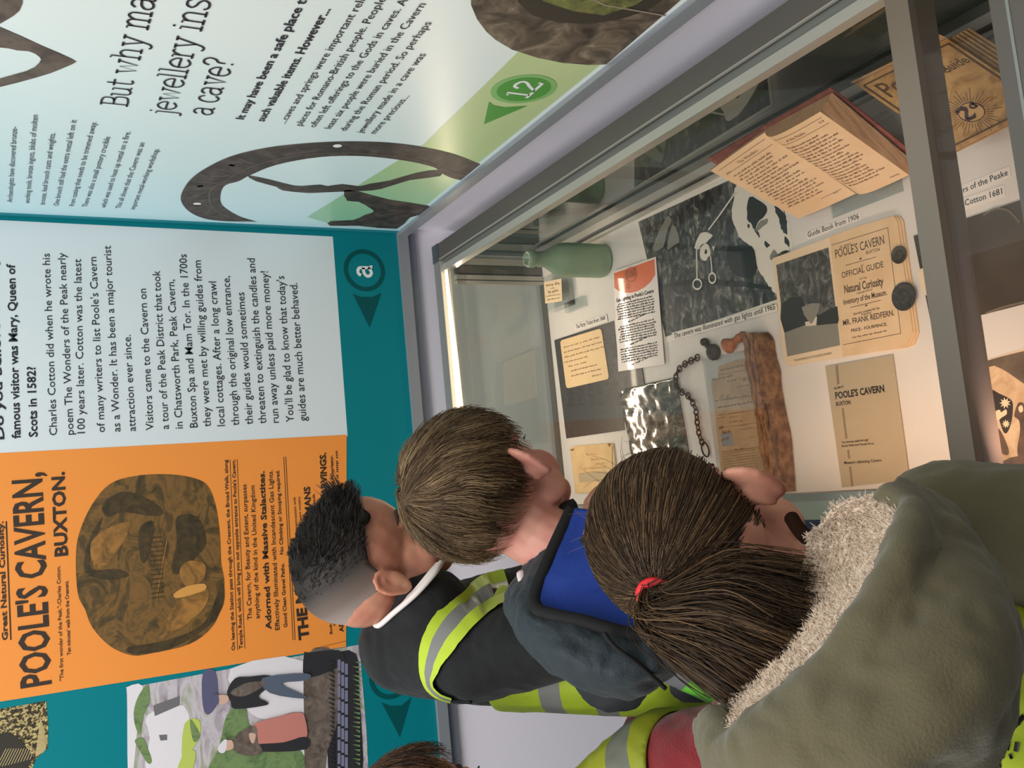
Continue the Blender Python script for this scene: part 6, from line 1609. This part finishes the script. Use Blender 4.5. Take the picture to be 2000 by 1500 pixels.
# ================================================================== boy with dark cropped hair (far)
def make_far_boy():
    C = np.array((-.085, 1.338, 1.022)); yaw, pitch, roll = -10, 36, -10; M = rotm(yaw, pitch, roll); s = 1.02
    fwd = np.array((1, 0, 0.)); side = np.array((0, -1.0, 0))
    nb = pd(842, 1188, 1.405); up_b = pd(800, 1256, 1.455); chest = pd(900, 1258, 1.435); belly = pd(1075, 1268, 1.405); hip = pd(1270, 1275, 1.375)
    shR = pd(935, 1280, 1.345); elR = pd(1150, 1236, 1.265); wrR = np.array((-.115, 1.190, .600)); hdR = np.array((-.060, 1.215, .574))
    shL = pd(870, 1215, 1.50); elL = np.array((-.17, 1.40, .66)); wrL = np.array((-.115, 1.42, .60)); hdL = np.array((-.060, 1.425, .574))
    legs = legs_of(hip, side, fwd, np.array((hip[0], hip[1], 0)))
    v, f = body_blob(C, M, nb, chest, belly, hip, [(shR, elR, wrR, hdR, (0, 0, 1), 1), (shL, elL, wrL, hdL, (0, 0, 1), -1)], legs, s, .86, 24, .74).fuse(.0034, 2)
    P = mesh_obj('person', v, f, skin('skin_warm', (206, 148, 122), (190, 124, 102)), None, org=(hip[0], hip[1], 0))
    tag(P, 'person with dark spiky hair and shaved sides, black jumper under a yellow hi-vis vest', 'person')
    eyes(P, C, M, s)
    # cropped sides: short hair fading from dark on top to grey skin at the nape
    fm = bpy.data.materials.new('faded_sides'); fm.use_nodes = True; nt = fm.node_tree; p = nt.nodes['Principled BSDF']; p.inputs['Roughness'].default_value = .7
    tc = nt.nodes.new('ShaderNodeTexCoord'); dt_ = nt.nodes.new('ShaderNodeVectorMath'); dt_.operation = 'DOT_PRODUCT'; nt.links.new(tc.outputs['Object'], dt_.inputs[0])
    upv = unit(M @ np.array((.30, 0, 1.0))); dt_.inputs[1].default_value = tuple(upv)
    off = float(np.dot(upv, world_org[P.name] - C))
    mr = nt.nodes.new('ShaderNodeMapRange'); nt.links.new(dt_.outputs['Value'], mr.inputs['Value']); mr.inputs['From Min'].default_value = -.070 - off; mr.inputs['From Max'].default_value = .030 - off
    nz = nt.nodes.new('ShaderNodeTexNoise'); nz.inputs['Scale'].default_value = 900; nt.links.new(tc.outputs['Object'], nz.inputs['Vector'])
    ad = nt.nodes.new('ShaderNodeMath'); ad.operation = 'MULTIPLY_ADD'; nt.links.new(nz.outputs['Fac'], ad.inputs[0]); ad.inputs[1].default_value = .12; nt.links.new(mr.outputs[0], ad.inputs[2])
    rp_ = nt.nodes.new('ShaderNodeValToRGB'); nt.links.new(ad.outputs[0], rp_.inputs[0]); e = rp_.color_ramp.elements
    e.new(.5); e.new(.75)
    for el, (pos, c) in zip(e, [(.1, (196, 178, 168)), (.38, (172, 156, 148)), (.66, (112, 96, 88)), (1.0, (34, 26, 22))]): el.position = pos; el.color = lin(c)
    nt.links.new(rp_.outputs[0], p.inputs['Base Color'])
    inside = lambda d: hairline(d, .48, -.18 if d[0] > .05 else -.40, -.86)
    v, f = scalp_cap(C, M, s, inside, 1.022, 110)
    mesh_obj('cropped_hair', v, f, fm, P)
    hm = [mat('black_hair_root', (24, 19, 16), .6, spec=.25), mat('black_hair', (34, 27, 22), .5, spec=.4), mat('black_hair_brown', (58, 44, 34), .5, spec=.35), mat('black_hair_deep', (16, 13, 11), .5)]
    top_in = lambda d: d[2] + .30 * d[0] > .40 and d[0] < .68
    cap = scalp_cap(C, M, s, top_in, 1.035, 90, .03)
    def gen(rnd):
        out = []; n = 0
        while n < 4600:
            d = rand_dir(rnd)
            hh = d[2] + .30 * d[0]
            if not (hh > .02 and d[0] < .88) or not inside(d): continue
            edge_ = min(1, max(0, (hh - .02) / .42))
            if rnd.random() > edge_ ** 1.5 + .05: continue
            p = on_scalp(d, 1.02); nrm = unit((p - SC) / SR ** 2); k = 5
            fr = max(0, d[0])
            Ls = (.006 + .012 * fr + .005 * rnd.random() + (.005 if hh > .55 else 0)) * (.35 + .65 * edge_)
            clump = np.array((noise.noise(Vector(d * 7)), noise.noise(Vector(d * 7 + np.array((3, 3, 3)))), 0)) * .9
            dr = unit(nrm * (.62 + .5 * fr) + np.array((.75, 0, .10)) + clump)
            pts = [p + dr * Ls * i / (k - 1) - nrm * .12 * Ls * (i / (k - 1)) ** 2 for i in range(k)]
            out.append((pts, rnd.choice((1, 1, 3, 3, 0, 2)), .0006)); n += 1
        for _ in range(130):     # upright tuft at the front
            d = unit((.66 + rnd.gauss(0, .07), rnd.gauss(0, .22), .72 + rnd.gauss(0, .05))); p = on_scalp(d, 1.03); nrm = unit((p - SC) / SR ** 2)
            dr = unit(nrm + np.array((.15, rnd.gauss(0, .25), .35)) + np.array([rnd.gauss(0, .16) for _ in range(3)])); Ls = rnd.uniform(.018, .040)
            out.append(([p + dr * Ls * i / 5 + np.array((-.0006, 0, 0)) * i * i * .3 for i in range(6)], rnd.choice((1, 3, 0)), .0007))
        return out
    strands('hair', P, C, M, s, gen, hm, cap=cap, seed=9)
    blk = mat('black_jumper', (15, 16, 18), .9, bump=(420, .4), sheen=.08)
    K = Blob(); K.chain([(nb, .058), (up_b, .074), (chest, .084), (belly, .078), (hip, .074), (hip - np.array((0, 0, .06)), .074)])
    K.chain([(up_b, .07), (shR, .062), ((shR + elR) / 2, .056), (elR, .050), (wrR, .034)]); K.chain([(up_b, .06), (shL, .055), ((shL + elL) / 2, .052), (elL, .047), (wrL, .034)])
    v, f = K.fuse(.005, 5); v = fold(v, f, .0035, 22, 5); mesh_obj('jumper', v, f, blk, P)
    jb = BVHTree.FromPolygons([Vector(q) for q in v], f)
    def on(px, py, lift=.004, dd=1.38):
        d = unit(ray(px, py)); h = jb.ray_cast(Vector(CAM), Vector(d))
        return np.array(h[0]) + np.array(h[1]) * lift if h[0] is not None else CAM + d * dd
    # white polo collar round the neck
    cb = MB(); P0 = [pd(728, 1206, 1.425), pd(738, 1222, 1.40), pd(770, 1196, 1.365), pd(812, 1160, 1.345), pd(848, 1120, 1.345), pd(862, 1098, 1.36)]
    P1 = [pd(744, 1202, 1.43), pd(752, 1206, 1.41), pd(778, 1180, 1.375), pd(808, 1150, 1.355), pd(838, 1114, 1.355), pd(852, 1098, 1.37)]
    a_, b_ = smooth_path(P0, 6), smooth_path(P1, 6); n_ = len(a_)
    cb.tube(a_, .0042, 8); cb.strip(a_, b_, 0, True); cb.strip(b_, [q + np.array((0, .004, -.002)) for q in b_], 0, True); cb.build('shirt_collar', mat('white_polo', (226, 216, 212), .7), P)
    # hi-vis vest: panel round the trunk with shoulder bands
    axis = unit(hip - chest); K = Blob(); K.chain([(up_b * .5 + chest * .5, .082), (chest, .091), (belly, .087), (hip, .085), (hip - np.array((0, 0, .06)), .086)])
    v, f = K.fuse(.005, 4); v = fold(v, f, .0025, 16, 9); tl = (v - belly) @ axis; sl = (v - belly) @ side
    v, f, _ = keep(v, f, (tl > -.075) & (tl < .235)); v, f = thicken(v, f, .002)
    vest = mesh_obj('hi_vis_vest', v, f, hivis('hi_vis_yellow', belly, axis, side, world_org[P.name], col=(164, 184, 44), grey=(126, 126, 124), bands=((.0, .030), (.075, .105)), brace=None), P)
    strap = [(992, 1150), (960, 1160), (925, 1184), (890, 1216), (862, 1256), (846, 1296), (842, 1330), (858, 1350), (885, 1360)]
    wd = [32, 34, 36, 36, 32, 22, 10, 6, 5]
    sp_ = smooth_path([np.array((a, b, w)) for (a, b), w in zip(strap, wd)], 7)
    lanes = [(-1.0, -.36), (-.36, .36), (.36, 1.0)]; mb = MB()
    for li, (l0, l1) in enumerate(lanes):
        ra, rb_ = [], []
        for i, q in enumerate(sp_):
            t = sp_[min(i + 1, len(sp_) - 1)] - sp_[max(i - 1, 0)]; nn = np.array((t[1], -t[0])); nn /= np.linalg.norm(nn) + 1e-9
            g1 = q[:2] + nn * q[2] * l0; g2 = q[:2] + nn * q[2] * l1
            ra.append(on(*g1, .007)); rb_.append(on(*g2, .007))
        mb.strip(ra, rb_, 1 if li == 1 else 0, True)
    mb.build('shoulder_band', [mat('hi_vis_band_yellow', (178, 200, 48), .6), mat('reflective_grey', (126, 126, 124), .45)], vest)
    hem = MB(); hem.tube(smooth_path([on(842, 1238, .003), on(838, 1290, .003), on(846, 1332, .003), on(872, 1362, .002), on(920, 1368, .002)], 6), .0028, 6); hem.build('armhole_binding', mat('black_binding', (11, 11, 13), .85), vest)
    trousers(P, hip, legs, mat('grey_school_trousers', (56, 58, 62), .8), .76)
make_far_boy()

# ================================================================== child in red at the picture's edge
def make_red_child():
    C = pd(846, 1622, 1.32); yaw, pitch, roll = 30, 42, 0; M = rotm(yaw, pitch, roll); s = 1.0
    fwd = np.array((1, 0, 0.)); side = np.array((0, -1.0, 0))
    nb = C + np.array((-.07, -.02, -.15)); chest = nb + np.array((-.05, -.06, -.10)); belly = chest + np.array((-.06, -.03, -.12)); hip = belly + np.array((-.05, 0, -.14))
    shR = pd(1312, 1512, 1.21); elR = pd(1450, 1482, 1.13); wrR = elR + np.array((.075, .03, -.10)); hdR = wrR + np.array((.06, .02, -.035))
    shL = nb + np.array((-.02, .12, -.06)); elL = shL + np.array((.02, .03, -.16)); wrL = elL + np.array((.12, -.02, -.07)); hdL = wrL + np.array((.065, 0, -.02))
    legs = legs_of(hip, side, fwd, np.array((hip[0], hip[1], 0)))
    v, f = body_blob(C, M, nb, chest, belly, hip, [(shR, elR, wrR, hdR, (0, 0, 1), 1), (shL, elL, wrL, hdL, (0, 0, 1), -1)], legs, s).fuse(.0042, 2)
    P = mesh_obj('person', v, f, MATS['skin_warm'], None, org=(hip[0], hip[1], 0))
    tag(P, 'person in a red jumper and hi-vis vest, mostly out of view at the picture edge', 'person')
    eyes(P, C, M, s)
    hm = [mat('chestnut_root', (56, 34, 20), .6), mat('chestnut_hair', (92, 58, 34), .5), mat('chestnut_light', (128, 84, 50), .5), mat('chestnut_dark', (48, 30, 18), .55)]
    inside = lambda d: hairline(d, .40, -.16, -.80); cap = scalp_cap(C, M, s, inside, 1.08, 80, .05)
    def gen(rnd):
        out = []; n = 0
        while n < 2600:
            d = rand_dir(rnd)
            if not inside(d): continue
            l0 = rnd.uniform(.05, .13); out.append((flow_strand(d, np.array((.05, -.03, -.2)), 7, .006, l0, l0 + .04, rnd, .0015), rnd.choice((1, 1, 2, 3, 0)), .0006)); n += 1
        return out
    strands('hair', P, C, M, s, gen, hm, cap=cap, seed=21)
    red = mat('red_jumper', (120, 8, 18), .85, bump=(420, .4), sheen=.2)
    K = Blob(); K.chain([(nb, .056), (chest, .098), (belly, .10), (hip, .104)]); K.chain([(nb, .056), (shR, .064), ((shR + elR) / 2, .064), (elR, .060), (wrR, .040)]); K.chain([(nb, .056), (shL, .058), (elL, .05), (wrL, .036)])
    v, f = K.fuse(.0055, 5); v = fold(v, f, .004, 20, 5); mesh_obj('jumper', v, f, red, P)
    K = Blob(); K.chain([(nb, .066), (chest, .110), (belly, .112), (hip, .115)]); K.chain([(nb * .6 + shR * .4, .07), (shR, .076)]); K.chain([(nb * .6 + shL * .4, .066), (shL, .066)])
    v, f = K.fuse(.0055, 5); v = fold(v, f, .003, 18, 3)
    a1 = unit(elR - shR); a2 = unit(elL - shL)
    m_ = ((v - shR) @ a1 < .035) & ((v - shL) @ a2 < .02) & (np.linalg.norm(v - (nb + np.array((.01, 0, .05))), axis=1) > .075)
    v, f, _ = keep(v, f, m_); v, f = thicken(v, f, .002)
    mesh_obj('hi_vis_vest', v, f, hivis('hi_vis_shaded', shR, unit(shR - nb), np.array((0, 0, 1.0)), world_org[P.name], col=(140, 146, 30), grey=(104, 106, 94), bands=((-.030, .012),), brace=None), P)  # vest yellow and grey darkened: the shade on this child is in the colour
    trousers(P, hip, legs, mat('grey_school_trousers', (56, 58, 62), .8))
make_red_child()
